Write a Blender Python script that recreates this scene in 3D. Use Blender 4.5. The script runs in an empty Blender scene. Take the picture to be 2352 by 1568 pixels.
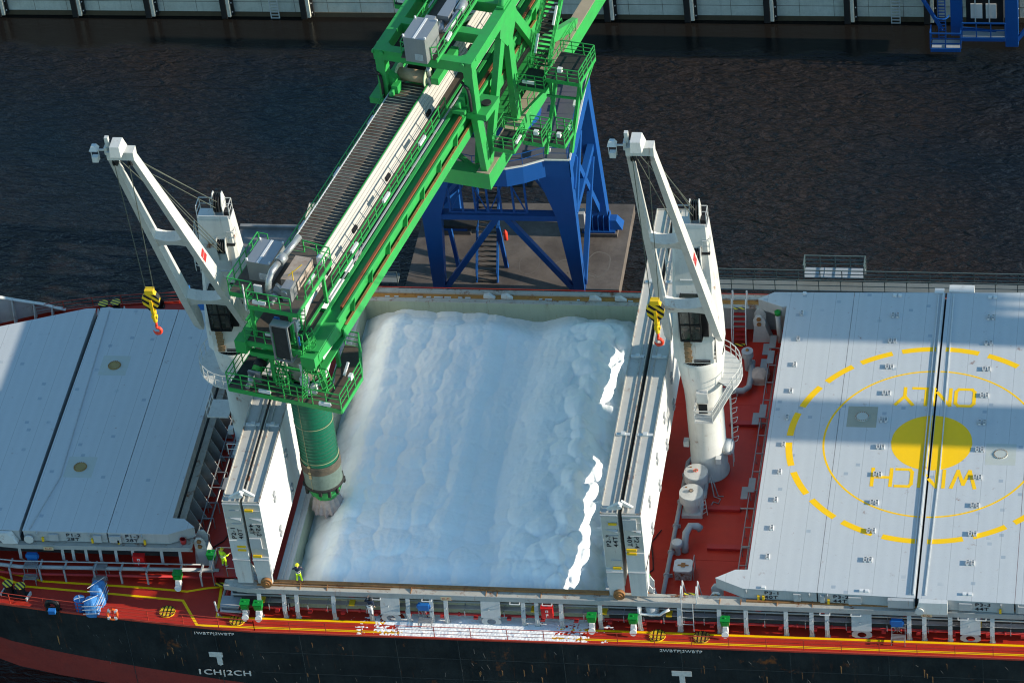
import bpy, math, random
from mathutils import Vector, Matrix, noise
random.seed(7)
R=math.radians; PI=math.pi
S=bpy.context.scene; COL=S.collection
# ---------------------------------------------------------------- camera
cd=bpy.data.cameras.new('camera'); cam=bpy.data.objects.new('camera',cd); COL.objects.link(cam); S.camera=cam
cam.matrix_world=Matrix.Translation((48.385,-194.369,197.761)) @ (Matrix.Rotation(R(13.194),4,'Z')@Matrix.Rotation(R(49.714),4,'X')@Matrix.Rotation(R(-7.3196),4,'Z'))
cd.sensor_width=36; cd.lens=36*8980.9/2352; cd.clip_start=1; cd.clip_end=5000
# ---------------------------------------------------------------- light
SUN_EL=R(17.6); SUN_AZ=R(-0.8)           # the sun stands over +x
w=bpy.data.worlds.new('World'); S.world=w; w.use_nodes=True; nt=w.node_tree
sky=nt.nodes.new('ShaderNodeTexSky'); sky.sky_type='NISHITA'; sky.sun_disc=False
sky.sun_elevation=SUN_EL; sky.sun_rotation=R(90)-SUN_AZ; sky.air_density=1.0; sky.dust_density=0.0; sky.ozone_density=1.2
tint=nt.nodes.new('ShaderNodeMix'); tint.data_type='RGBA'; tint.blend_type='MULTIPLY'; tint.inputs[0].default_value=1; tint.inputs[7].default_value=(.84,1.04,1.06,1)
nt.links.new(sky.outputs[0],tint.inputs[6]); nt.links.new(tint.outputs[2],nt.nodes['Background'].inputs[0]); nt.nodes['Background'].inputs[1].default_value=0.15
sl=bpy.data.lights.new('sun','SUN'); sl.energy=5.0; sl.angle=R(0.53); sl.color=(1.0,0.90,0.74)
sun=bpy.data.objects.new('sun',sl); COL.objects.link(sun)
sd=Vector((math.cos(SUN_EL)*math.cos(SUN_AZ),math.cos(SUN_EL)*math.sin(SUN_AZ),math.sin(SUN_EL)))
sun.rotation_euler=sd.to_track_quat('Z','Y').to_euler(); sun.location=(60,20,60)
S.view_settings.view_transform='Standard'; S.view_settings.look='None'; S.view_settings.exposure=0.62; S.view_settings.gamma=1.0
S.view_settings.use_curve_mapping=False
S.cycles.filter_width=1.15
KEEP={'scrapes','rust_runs','bolts','weld_seams','joint_lines','salt_stains','deck_seams','eyes_and_mouth','cord','fittings','wire_ropes','waterline_band'}
# ---------------------------------------------------------------- mesh builder
class MB:
    def __init__(s): s.v=[]; s.f=[]; s.sm=[]
    def add(s,vs,fs,smooth=False):
        b=len(s.v); s.v+= [tuple(p) for p in vs]; s.f+=[tuple(b+i for i in f) for f in fs]; s.sm+=[smooth]*len(fs); return s
    def box(s,x0,x1,y0,y1,z0,z1):
        return s.add([(x0,y0,z0),(x1,y0,z0),(x1,y1,z0),(x0,y1,z0),(x0,y0,z1),(x1,y0,z1),(x1,y1,z1),(x0,y1,z1)],
          [(0,3,2,1),(4,5,6,7),(0,1,5,4),(1,2,6,5),(2,3,7,6),(3,0,4,7)])
    def hexa(s,b,t):   # b,t: 4 bottom / 4 top points, ccw seen from above
        return s.add(list(b)+list(t),[(0,3,2,1),(4,5,6,7),(0,1,5,4),(1,2,6,5),(2,3,7,6),(3,0,4,7)])
    def bar(s,p,q,w,h=None,up=(0,0,1),w2=None,h2=None):
        p=Vector(p);q=Vector(q);h=w if h is None else h; w2=w if w2 is None else w2; h2=h if h2 is None else h2
        d=(q-p)
        if d.length<1e-6: return s
        d.normalize(); u=Vector(up)
        if abs(d.dot(u))>.98: u=Vector((0,1,0)) if abs(d.y)<.9 else Vector((1,0,0))
        a=d.cross(u).normalized(); c=a.cross(d).normalized()
        B=[p-a*w/2-c*h/2,p+a*w/2-c*h/2,p+a*w/2+c*h/2,p-a*w/2+c*h/2]; T=[q-a*w2/2-c*h2/2,q+a*w2/2-c*h2/2,q+a*w2/2+c*h2/2,q-a*w2/2+c*h2/2]
        return s.add(B+T,[(0,3,2,1),(4,5,6,7),(0,1,5,4),(1,2,6,5),(2,3,7,6),(3,0,4,7)])
    def path(s,pts,w):
        for a,b in zip(pts,pts[1:]): s.bar(a,b,w)
        return s
    def tube(s,pts,r,n=10,caps=True):
        P=[Vector(p) for p in pts]; rs=r if isinstance(r,(list,tuple)) else [r]*len(P)
        vs=[]; pa=None
        for i,p in enumerate(P):
            d=(P[min(i+1,len(P)-1)]-P[max(i-1,0)]).normalized()
            if pa is None:
                u=Vector((0,0,1)) if abs(d.z)<.9 else Vector((1,0,0)); pa=d.cross(u).normalized()
            else:
                pa=(pa-d*pa.dot(d)).normalized()
            c=d.cross(pa)
            for k in range(n):
                t=2*PI*k/n; vs.append(p+(pa*math.cos(t)+c*math.sin(t))*rs[i])
        fs=[(i*n+k,i*n+(k+1)%n,(i+1)*n+(k+1)%n,(i+1)*n+k) for i in range(len(P)-1) for k in range(n)]
        s.add(vs,fs,True)
        if caps:
            b=len(s.v)-len(vs); s.f+=[tuple(b+k for k in range(n))[::-1],tuple(b+(len(P)-1)*n+k for k in range(n))]; s.sm+=[False,False]
        return s
    def lathe(s,prof,c=(0,0),n=24,smooth=True,a0=0,a1=2*PI):
        vs=[];full=abs(a1-a0-2*PI)<1e-6; m=n if full else n+1
        for r,z in prof:
            for k in range(m):
                t=a0+(a1-a0)*k/n; vs.append((c[0]+r*math.cos(t),c[1]+r*math.sin(t),z))
        fs=[(i*m+k,i*m+(k+1)%m,(i+1)*m+(k+1)%m,(i+1)*m+k) for i in range(len(prof)-1) for k in range(n)]
        return s.add(vs,fs,smooth)
    def prism(s,poly,z0,z1):
        n=len(poly); A=sum(poly[i][0]*poly[(i+1)%n][1]-poly[(i+1)%n][0]*poly[i][1] for i in range(n))
        if A<0: poly=poly[::-1]
        return s.add([(x,y,z0) for x,y in poly]+[(x,y,z1) for x,y in poly],[tuple(range(n))[::-1],tuple(range(n,2*n))]+[(i,(i+1)%n,n+(i+1)%n,n+i) for i in range(n)])
    def slab(s,pts,d):      # planar polygon of 3d points extruded by vector d
        n=len(pts); P=[Vector(p) for p in pts]; D=Vector(d)
        return s.add(P+[p+D for p in P],[tuple(range(n))[::-1],tuple(range(n,2*n))]+[(i,(i+1)%n,n+(i+1)%n,n+i) for i in range(n)])
    def disc(s,c,r,ax,t,n=20):   # disc (short cylinder) centred c along axis ax
        a=Vector(ax).normalized()*t/2; return s.tube([Vector(c)-a,Vector(c)+a],r,n)
    def rail(s,pts,h=1.1,sp=1.6,r=.045,mids=(.5,),close=False,pw=None):
        P=[Vector(p) for p in pts]; 
        if close: P=P+[P[0]]
        up=Vector((0,0,h)); pw=pw or r
        for a,b in zip(P,P[1:]):
            s.bar(a+up,b+up,r); 
            for m in mids: s.bar(a+up*m,b+up*m,r*.75)
            L=(b-a).length; k=max(1,round(L/sp))
            for i in range(k): q=a.lerp(b,i/k); s.bar(q,q+up,pw)
        if not close: s.bar(P[-1],P[-1]+up,pw)
        return s
    def ladder(s,a,b,side,w=.45,r=.035,st=.32):
        a=Vector(a);b=Vector(b);sd_=Vector(side).normalized()*w/2
        s.bar(a-sd_,b-sd_,r); s.bar(a+sd_,b+sd_,r); n=max(2,int((b-a).length/st))
        for i in range(1,n): p=a.lerp(b,i/n); s.bar(p-sd_,p+sd_,r*.8)
        return s
    def pieces(s):
        n=len(s.v); par=list(range(n))
        def fd(i):
            while par[i]!=i: par[i]=par[par[i]]; i=par[i]
            return i
        for f in s.f:
            a=fd(f[0])
            for k in f[1:]:
                b_=fd(k)
                if b_!=a: par[b_]=a
        isl={}; 
        for i in range(n): isl.setdefault(fd(i),[]).append(i)
        keys=list(isl)
        if len(keys)<2 or len(keys)>900: return None
        box=[]
        for k in keys:
            P=[s.v[i] for i in isl[k]]; lo=[min(p[c] for p in P) for c in range(3)]; hi=[max(p[c] for p in P) for c in range(3)]; box.append((lo,hi,max(hi[c]-lo[c] for c in range(3))))
        m=len(keys); q=list(range(m))
        def fq(i):
            while q[i]!=i: q[i]=q[q[i]]; i=q[i]
            return i
        for i in range(m):
            for j in range(i+1,m):
                if fq(i)==fq(j): continue
                d=0
                for c in range(3): g=max(0,box[i][0][c]-box[j][1][c],box[j][0][c]-box[i][1][c]); d+=g*g
                if d**.5<=max(.02,.5*max(box[i][2],box[j][2]))*.999: q[fq(j)]=fq(i)
        grp={}
        for i,k in enumerate(keys): grp.setdefault(fq(i),[]).append(k)
        if len(grp)<2 or len(grp)>100: return None
        root={}; 
        for g,ks in grp.items():
            for k in ks: root[k]=g
        out=[]
        for g in grp:
            mb=MB(); mp={}
            for f,sm in zip(s.f,s.sm):
                if root[fd(f[0])]!=g: continue
                ff=[]
                for i in f:
                    if i not in mp: mp[i]=len(mb.v); mb.v.append(s.v[i])
                    ff.append(mp[i])
                mb.f.append(tuple(ff)); mb.sm.append(sm)
            out.append(mb)
        return out
    def build(s,name,mat,parent=None,world=False,fix=False,split=True):
        if split and parent is not None and name not in KEEP:
            pc=s.pieces()
            if pc:
                nm=name
                if nm.endswith('ches') or nm.endswith('shes'): nm=nm[:-2]
                elif nm.endswith('s') and not nm.endswith('ss') and not nm.endswith('chassis'): nm=nm[:-1]
                return [p.build(nm,mat,parent,world,fix,False) for p in pc][0]
        m=bpy.data.meshes.new(name)
        off=Vector(parent.location) if (world and parent) else Vector((0,0,0))
        m.from_pydata([tuple(Vector(v)-off) for v in s.v],[],s.f); m.polygons.foreach_set('use_smooth',s.sm)
        ms=mat if isinstance(mat,list) else [mat]
        for k in ms: m.materials.append(k)
        if fix:
            import bmesh; bm=bmesh.new(); bm.from_mesh(m); bmesh.ops.recalc_face_normals(bm,faces=bm.faces); bm.to_mesh(m); bm.free()
        m.update(); o=bpy.data.objects.new(name,m); COL.objects.link(o)
        if parent: o.parent=parent
        return o
def tag(o,label=None,cat=None,group=None,kind=None):
    if label: o['label']=label
    if cat: o['category']=cat
    if group: o['group']=group
    if kind: o['kind']=kind
    return o
def thing(name,label,cat,loc=(0,0,0),rz=0,group=None):
    o=bpy.data.objects.new(name,None); COL.objects.link(o); o.location=loc; o.rotation_euler=(0,0,rz); o.empty_display_size=.3
    return tag(o,label,cat,group)
KIDS={}
def dup(root,loc,rz=None,label=None,group=None):
    def cp(o,par):
        c=o.copy(); COL.objects.link(c)
        if par: c.parent=par
        for ch in [x for x in ALLCH(o)]: cp(ch,c)
        return c
    r=cp(root,None); r.location=loc
    if rz is not None: r.rotation_euler=(0,0,rz)
    if label: r['label']=label
    if group: r['group']=group
    return r
def ALLCH(o): return [x for x in COL.objects if x.parent==o]
def text(s,size,name,mat,parent,M,ext=.006,ax='LEFT',sx=1.0):
    cu=bpy.data.curves.new('t','FONT'); cu.body=s; cu.size=size; cu.extrude=ext; cu.align_x=ax; cu.space_character=1.1; cu.offset=size*.012
    o=bpy.data.objects.new('t',cu); COL.objects.link(o); bpy.context.view_layer.update()
    me=bpy.data.meshes.new_from_object(o.evaluated_get(bpy.context.evaluated_depsgraph_get())); bpy.data.objects.remove(o); bpy.data.curves.remove(cu)
    me.name=name; me.transform(M@Matrix.Diagonal((sx,1,1,1))); me.materials.clear(); me.materials.append(mat)
    q=bpy.data.objects.new(name,me); COL.objects.link(q); q.parent=parent
    return q
def frame(o,x,y):    # matrix whose local x,y axes are x,y at origin o
    x=Vector(x).normalized(); y=Vector(y).normalized(); z=x.cross(y)
    return Matrix(((x.x,y.x,z.x,o[0]),(x.y,y.y,z.y,o[1]),(x.z,y.z,z.z,o[2]),(0,0,0,1)))
# ---------------------------------------------------------------- materials
MT={}
def N(nt,t,**k):
    n=nt.nodes.new(t)
    for a,b in k.items(): setattr(n,a,b)
    return n
def paint(name,col,rough=.45,grime=.25,gcol=None,rust=0,rscale=.6,patch=0,metal=0,scale=1.2,bump=0.0,streak=0.0,fine=.12,lines=None,spec=.28):
    m=bpy.data.materials.new(name); m.use_nodes=True; nt=m.node_tree; L=nt.links; b=nt.nodes['Principled BSDF']
    g=N(nt,'ShaderNodeNewGeometry'); P=g.outputs['Position']
    def noise_(sc,det=5,rg=.6,vec=None,st=None):
        v=vec or P
        if st:
            mp=N(nt,'ShaderNodeMapping'); mp.inputs['Scale'].default_value=st; L.new(v,mp.inputs[0]); v=mp.outputs[0]
        n=N(nt,'ShaderNodeTexNoise'); n.inputs['Scale'].default_value=sc; n.inputs['Detail'].default_value=det; n.inputs['Roughness'].default_value=rg; L.new(v,n.inputs['Vector']); return n.outputs[0]
    def ramp(x,a,b_,ca=0,cb=1):
        r=N(nt,'ShaderNodeMapRange'); r.inputs[1].default_value=a; r.inputs[2].default_value=b_; r.inputs[3].default_value=ca; r.inputs[4].default_value=cb; L.new(x,r.inputs[0]); return r.outputs[0]
    def mix(f,A,B):
        x=N(nt,'ShaderNodeMix',data_type='RGBA'); 
        if isinstance(f,float): x.inputs[0].default_value=f
        else: L.new(f,x.inputs[0])
        for i,c in ((6,A),(7,B)):
            if isinstance(c,tuple): x.inputs[i].default_value=(*c,1)
            else: L.new(c,x.inputs[i])
        return x.outputs[2]
    c=tuple(col); gc=gcol or tuple(v*.55 for v in col)
    cur=mix(ramp(noise_(scale,6,.65),.35,.75,0,grime),c,gc)
    if fine: cur=mix(ramp(noise_(9*scale,4,.7),.45,.8,0,fine),cur,tuple(v*.4 for v in col))
    if streak: cur=mix(ramp(noise_(1.4,5,.7,st=(1.6,1.6,.12)),.5,.75,0,streak),cur,tuple(v*.5 for v in col))
    if patch:
        vn=N(nt,'ShaderNodeTexVoronoi',distance='CHEBYCHEV'); vn.inputs['Scale'].default_value=.85; vn.inputs['Randomness'].default_value=.9; L.new(P,vn.inputs['Vector'])
        a=ramp(vn.outputs['Distance'],.13,.14,1,0); k=ramp(noise_(.22,2,.5),.44,.5,0,1)
        mu=N(nt,'ShaderNodeMath',operation='MULTIPLY'); L.new(a,mu.inputs[0]); L.new(k,mu.inputs[1]); mu2=N(nt,'ShaderNodeMath',operation='MULTIPLY'); L.new(mu.outputs[0],mu2.inputs[0]); mu2.inputs[1].default_value=patch
        cur=mix(mu2.outputs[0],cur,(col[0]*.62,col[1]*.7,col[2]*.78))
    if lines:
        sx=N(nt,'ShaderNodeSeparateXYZ'); L.new(P,sx.inputs[0]); per,wid,amt=lines
        mo=N(nt,'ShaderNodeMath',operation='MODULO'); ad=N(nt,'ShaderNodeMath',operation='ADD'); L.new(sx.outputs[0],ad.inputs[0]); ad.inputs[1].default_value=200; L.new(ad.outputs[0],mo.inputs[0]); mo.inputs[1].default_value=per
        cur=mix(ramp(mo.outputs[0],wid*.5,wid,amt,0),cur,tuple(v*.45 for v in col))
        mo2=N(nt,'ShaderNodeMath',operation='PINGPONG'); L.new(ad.outputs[0],mo2.inputs[0]); mo2.inputs[1].default_value=per/4.
        cur=mix(ramp(mo2.outputs[0],0,per/4.,0,.14),cur,tuple(v*.7 for v in col))
    if rust:
        rn=ramp(noise_(rscale,8,.72),.66-.1*rust,.74-.08*rust,0,1); rs=ramp(noise_(1.1,6,.75,st=(2.2,2.2,.22)),.64-.07*rust,.76-.05*rust,0,.8)
        rc=mix(noise_(6,4,.6),(.28,.09,.025),(.10,.035,.015))
        cur=mix(rs,cur,rc); cur=mix(rn,cur,rc)
    L.new(cur,b.inputs['Base Color']); b.inputs['Metallic'].default_value=metal; b.inputs['Specular IOR Level'].default_value=spec
    L.new(ramp(noise_(2.3,4,.6),.3,.7,rough*.8,min(1,rough*1.25)),b.inputs['Roughness'])
    if bump:
        bp=N(nt,'ShaderNodeBump'); bp.inputs['Strength'].default_value=bump; bp.inputs['Distance'].default_value=.02; L.new(noise_(3,5,.6),bp.inputs['Height']); L.new(bp.outputs[0],b.inputs['Normal'])
    MT[name]=m; return m
shipwhite=paint('ship_grey_paint',(.57,.58,.57),.42,.3,(.42,.43,.42),rust=.35,bump=.15,streak=.25)
cranewhite=paint('crane_white_paint',(.56,.56,.53),.38,.35,(.40,.40,.37),rust=.42,bump=.08,streak=.4)
coverg=paint('hatch_cover_paint',(.49,.51,.515),.5,.18,(.38,.42,.47),patch=.95,lines=(1.75,.05,.6),rust=.12,bump=.1)
covers=paint('hatch_side_paint',(.42,.44,.45),.5,.3,(.3,.32,.33),rust=.3,streak=.3)
webc=paint('panel_web_paint',(.50,.49,.45),.5,.35,(.36,.35,.32),rust=.3,streak=.2)
panelw=paint('panel_face_paint',(.62,.63,.62),.45,.2,(.5,.5,.5),rust=.1,streak=.3,bump=.1)
inner=paint('coaming_inner_paint',(.40,.43,.31),.5,.3,(.30,.33,.23),rust=.3,rscale=1.6,streak=.4)
coamtop=paint('coaming_top_paint',(.45,.43,.38),.55,.5,(.28,.26,.22),rust=1.0,rscale=.9)
coamside=paint('coaming_side_paint',(.36,.38,.38),.5,.35,(.24,.25,.25),rust=.3,streak=.3)
darkrec=paint('dark_recess_paint',(.055,.068,.075),.6,.4,(.03,.035,.04),rust=.2)  # recess shade under the coaming tops put into the colour
rustm=paint('rusty_steel',(.33,.16,.06),.8,.6,(.12,.07,.04),rust=1.2,rscale=2)
deckred=paint('red_deck_paint',(.46,.030,.015),.42,.35,(.27,.012,.010),rust=.08,fine=.2,bump=.12,streak=0)
redpaint=paint('red_paint',(.42,.03,.03),.4,.25,fine=.1)
railred=paint('red_rail_paint',(.50,.06,.035),.45,.3)
blackm=paint('black_paint',(.012,.013,.015),.5,.3,fine=.1)
hullblk=paint('black_hull_paint',(.010,.014,.017),.42,.85,(.030,.036,.038),rust=.45,rscale=.3,fine=.3,streak=.5,bump=.5,scale=.4)
hullred=paint('antifouling_red_paint',(.26,.035,.028),.6,.6,(.15,.03,.028),rust=.1,scale=.6,bump=.2)
yellow=paint('yellow_line_paint',(.95,.56,.0),.45,.12,fine=.08)
yellow2=paint('yellow_paint',(.80,.50,.02),.45,.2)
pyellow=paint('helideck_yellow_paint',(.95,.55,.0),.5,.2,(.7,.42,.03),fine=.06)
green=paint('green_crane_paint',(.030,.33,.070),.40,.7,(.045,.22,.075),rust=.0,bump=.08,streak=.12)
greend=paint('green_valve_paint',(.01,.26,.04),.35,.2)
bluep=paint('blue_crane_paint',(.010,.075,.27),.38,.22,(.01,.045,.18),bump=.08,streak=.15)
blueb=paint('blue_box_paint',(.02,.14,.42),.4,.2)
grate=paint('brown_grating',(.095,.075,.058),.8,.5,(.06,.05,.04),scale=3,fine=.5)
dgrate=paint('dark_grating',(.035,.035,.035),.8,.4,scale=3,fine=.4)
silver=paint('galvanised_sheet',(.33,.345,.355),.35,.35,(.36,.37,.38),metal=.55,streak=.2,bump=.05)
steel=paint('pipe_grey_paint',(.36,.37,.38),.4,.3,rust=.15)
thinp=paint('galvanised_pipe',(.30,.31,.32),.35,.3,metal=.3)
white=paint('white_enamel',(.66,.66,.65),.4,.15)
tarpb=paint('blue_tarpaulin',(.05,.20,.48),.5,.4,(.03,.13,.36),bump=.8,scale=3)
tarpw=paint('pale_tarpaulin',(.50,.40,.35),.7,.4,bump=.8,scale=3)
conc=paint('quay_concrete',(.62,.63,.55),.85,.7,(.40,.41,.34),fine=.3,streak=.4,bump=.4,scale=.8)
concb=paint('waterline_stain',(.10,.075,.045),.9,.5)
rubber=paint('black_rubber',(.02,.02,.02),.7,.3)
chute=paint('green_bellows_fabric',(.006,.12,.065),.5,.4,(.006,.06,.04),bump=.5,scale=2,streak=.2)
chuteg=paint('dusty_bellows_fabric',(.12,.17,.15),.65,.5,(.05,.07,.06),bump=.8,scale=3)
skirt=paint('worn_canvas_skirt',(.45,.36,.33),.85,.6,(.25,.18,.16),bump=.8,scale=4)
belt=paint('belt_rubber',(.075,.045,.03),.75,.7,(.16,.15,.145),scale=.6)
hazy=paint('hi_vis_yellow',(.62,.92,.02),.7,.1,scale=6); navy=paint('navy_jacket',(.018,.028,.055),.8,.3,scale=6); skinm=paint('skin',(.52,.32,.24),.6,.1)
whitec=paint('white_trousers',(.72,.72,.74),.8,.2,scale=6); reflect=paint('reflective_tape',(.75,.75,.75),.35,.1); orange=paint('orange_plastic',(.8,.13,.02),.45,.15)
wood=paint('weathered_board',(.30,.19,.10),.8,.5,scale=4)
darkw=paint('dark_steel_rope',(.09,.10,.08),.5,.2); hookred=paint('hook_red_paint',(.75,.06,.03),.4,.15)
hatchman=paint('pale_primer',(.34,.24,.09),.7,.5,rust=.8,rscale=3); primer=paint('faded_primer',(.43,.45,.40),.6,.5,(.45,.49,.50),scale=2)
def glassmat():
    m=bpy.data.materials.new('cab_glass'); m.use_nodes=True; b=m.node_tree.nodes['Principled BSDF']; b.inputs['Base Color'].default_value=(.03,.04,.035,1); b.inputs['Roughness'].default_value=.06; b.inputs['Alpha'].default_value=.45; return m
glass=glassmat()
def striped(name,c1,c2,per,direction):
    m=bpy.data.materials.new(name); m.use_nodes=True; nt=m.node_tree; L=nt.links; b=nt.nodes['Principled BSDF']
    tc=N(nt,'ShaderNodeTexCoord'); d=N(nt,'ShaderNodeVectorMath',operation='DOT_PRODUCT'); L.new(tc.outputs['Object'],d.inputs[0]); d.inputs[1].default_value=direction
    a=N(nt,'ShaderNodeMath',operation='ADD'); L.new(d.outputs['Value'],a.inputs[0]); a.inputs[1].default_value=100*per
    mo=N(nt,'ShaderNodeMath',operation='MODULO'); L.new(a.outputs[0],mo.inputs[0]); mo.inputs[1].default_value=per
    g=N(nt,'ShaderNodeMath',operation='GREATER_THAN'); L.new(mo.outputs[0],g.inputs[0]); g.inputs[1].default_value=per/2
    x=N(nt,'ShaderNodeMix',data_type='RGBA'); L.new(g.outputs[0],x.inputs[0]); x.inputs[6].default_value=(*c1,1); x.inputs[7].default_value=(*c2,1)
    L.new(x.outputs[2],b.inputs['Base Color']); b.inputs['Roughness'].default_value=.45; return m
YB=striped('yellow_black_stripes',(.8,.5,.02),(.015,.015,.015),.42,(.62,0,.78))
YBt=striped('yellow_black_top_stripes',(.7,.55,.03),(.02,.02,.02),.28,(.5,.86,0))
# ---------------------------------------------------------------- water, quay
def water():
    m=bpy.data.materials.new('harbour_water'); m.use_nodes=True; nt=m.node_tree; L=nt.links; b=nt.nodes['Principled BSDF']
    b.inputs['Base Color'].default_value=(.006,.009,.012,1); b.inputs['Roughness'].default_value=.17; b.inputs['IOR'].default_value=1.33
    g=N(nt,'ShaderNodeNewGeometry')
    h=None
    for sc,st,wt,dist in ((.38,(.7,1.7,1),.8,.5),(.85,(.6,1.9,1),.85,.8),(2.0,(.7,1.8,1),.3,.5)):
        mp=N(nt,'ShaderNodeMapping'); mp.inputs['Scale'].default_value=st; mp.inputs['Rotation'].default_value=(0,0,.5); L.new(g.outputs['Position'],mp.inputs[0])
        n=N(nt,'ShaderNodeTexNoise'); n.inputs['Scale'].default_value=sc; n.inputs['Detail'].default_value=3; n.inputs['Distortion'].default_value=dist; L.new(mp.outputs[0],n.inputs['Vector'])
        mu=N(nt,'ShaderNodeMath',operation='MULTIPLY'); L.new(n.outputs[0],mu.inputs[0]); mu.inputs[1].default_value=wt
        if h is None: h=mu.outputs[0]
        else:
            ad=N(nt,'ShaderNodeMath',operation='ADD'); L.new(h,ad.inputs[0]); L.new(mu.outputs[0],ad.inputs[1]); h=ad.outputs[0]
    # the wind dies in the lee of the far quay
    sx=N(nt,'ShaderNodeSeparateXYZ'); L.new(g.outputs['Position'],sx.inputs[0])
    n=N(nt,'ShaderNodeTexNoise'); n.inputs['Scale'].default_value=.3; L.new(g.outputs['Position'],n.inputs['Vector'])
    ma=N(nt,'ShaderNodeMath',operation='MULTIPLY_ADD'); L.new(n.outputs[0],ma.inputs[0]); ma.inputs[1].default_value=4; L.new(sx.outputs[1],ma.inputs[2])
    mr=N(nt,'ShaderNodeMapRange'); L.new(ma.outputs[0],mr.inputs[0]); mr.inputs[1].default_value=80.5; mr.inputs[2].default_value=83; mr.inputs[3].default_value=1; mr.inputs[4].default_value=.06
    bp=N(nt,'ShaderNodeBump'); bp.inputs['Distance'].default_value=1.5; L.new(h,bp.inputs['Height']); 
    ms=N(nt,'ShaderNodeMath',operation='MULTIPLY'); L.new(mr.outputs[0],ms.inputs[0]); ms.inputs[1].default_value=.55; L.new(ms.outputs[0],bp.inputs['Strength'])
    nz=N(nt,'ShaderNodeTexNoise'); nz.inputs['Scale'].default_value=.022; nz.inputs['Detail'].default_value=3; L.new(g.outputs['Position'],nz.inputs['Vector'])
    rr=N(nt,'ShaderNodeMapRange'); rr.inputs[1].default_value=.36; rr.inputs[2].default_value=.52; L.new(nz.outputs[0],rr.inputs[0])
    cx=N(nt,'ShaderNodeMix',data_type='RGBA'); L.new(rr.outputs[0],cx.inputs[0]); cx.inputs[6].default_value=(.005,.012,.019,1); cx.inputs[7].default_value=(.021,.0155,.013,1)
    cy=N(nt,'ShaderNodeMix',data_type='RGBA'); L.new(mr.outputs[0],cy.inputs[0]); cy.inputs[6].default_value=(.011,.0095,.008,1); L.new(cx.outputs[2],cy.inputs[7]); L.new(cy.outputs[2],b.inputs['Base Color'])
    L.new(bp.outputs[0],b.inputs['Normal']); return m
wm=MB(); wm.add([(-900,-500,-7),(900,-500,-7),(900,900,-7),(-900,900,-7)],[(0,1,2,3)]); tag(wm.build('water',water()),kind='structure')
QY=84.9
q=MB(); q.box(-160,160,QY,QY+40,-6.9,-1.2); 
qt=thing('quay_wall','long pale concrete quay wall across the water behind the crane','quay wall',(0,QY,-7))
q.build('wall',conc,qt,world=True)
q=MB(); q.box(-160,160,QY-.06,QY,-7.4,-6.5); q.build('waterline_band',concb,qt,world=True)
q=MB()
for i in range(-40,60): q.box(i*3.05+.4,i*3.05+.43,QY-.012,QY-.001,-6.5,-1.3)
q.box(-160,160,QY-.013,QY-.002,-5.42,-5.38); q.build('joint_lines',concb,qt,world=True)
FX=[-60.7,-53.4,-46.5,-39.4,-32.0,-4.3,2.9,10.0,17.1,24.1,31.3,38.4,45.5,52.5]
fnames=['first dark quay fender from the left edge of the photo','second dark quay fender from the left edge','third dark quay fender from the left, left of the ladder pair','fourth dark quay fender from the left, left of the steel ladder','fifth dark quay fender from the left, just right of the steel ladder','dark quay fender just right of the green crane','second dark quay fender right of the green crane','third dark quay fender right of the green crane','fourth dark quay fender right of the green crane','dark quay fender behind the far blue crane ladder','dark quay fender right of the far blue crane leg']
fd=thing('quay_fender',fnames[0],'fender',(FX[0],QY-.1,-7),0,'fenders along the far quay')
b=MB(); b.box(-.5,.02,-.55,.08,.15,5.6); b.build('rubber_block',rubber,fd)
b=MB(); b.box(.06,.36,-.5,.08,.3,5.6); b.build('steel_face',conc,fd)
b=MB(); b.box(.38,.62,-.2,.08,.25,5.6); b.build('backing_plate',blackm,fd)
b=MB()
for i in range(5): b.disc((.5,-.24,.7+i*1.0),.06,(0,1,0),.06,8)
b.build('plate_bolts',white,fd)
for x,nm in zip(FX[1:11],fnames[1:]): dup(fd,(x,QY-.1,-7),None,nm)
def qladder(x,lab):
    t=thing('quay_ladder',lab,'ladder',(x,QY-.3,-7.3)); b=MB(); b.ladder((0,0,0),(0,0,6.3),(1,0,0),.75,.08,.33); b.build('rails_and_rungs',shipwhite,t)
qladder(-35.0,'pale steel ladder on the quay wall left of the green crane'); qladder(21.1,'pale steel ladder on the quay wall left of the far blue crane')
# ================================================================ ship
YC=18.95; WZ=-7.0
ship=thing('cargo_ship','long bulk carrier with black hull, red deck and open salt hold','cargo ship',(0,YC,WZ))
EDGE=[(150,0),(-19,0),(-21.8,.15),(-25.1,.42),(-28.5,.75),(-31.9,1.12),(-35.3,1.5),(-38.7,1.95),(-43,2.9),(-48,5.0),(-53,8.2),(-58,12.5),(-62,18.65)]
def edge_y(x):
    for (a,ya),(b,yb) in zip(EDGE,EDGE[1:]):
        if b<=x<=a: return ya+(yb-ya)*(a-x)/(a-b)
    return 0
near=EDGE[:-1]; far=[(x,2*YC-y) for x,y in near[::-1]]; ring=near+[EDGE[-1]]+far
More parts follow.
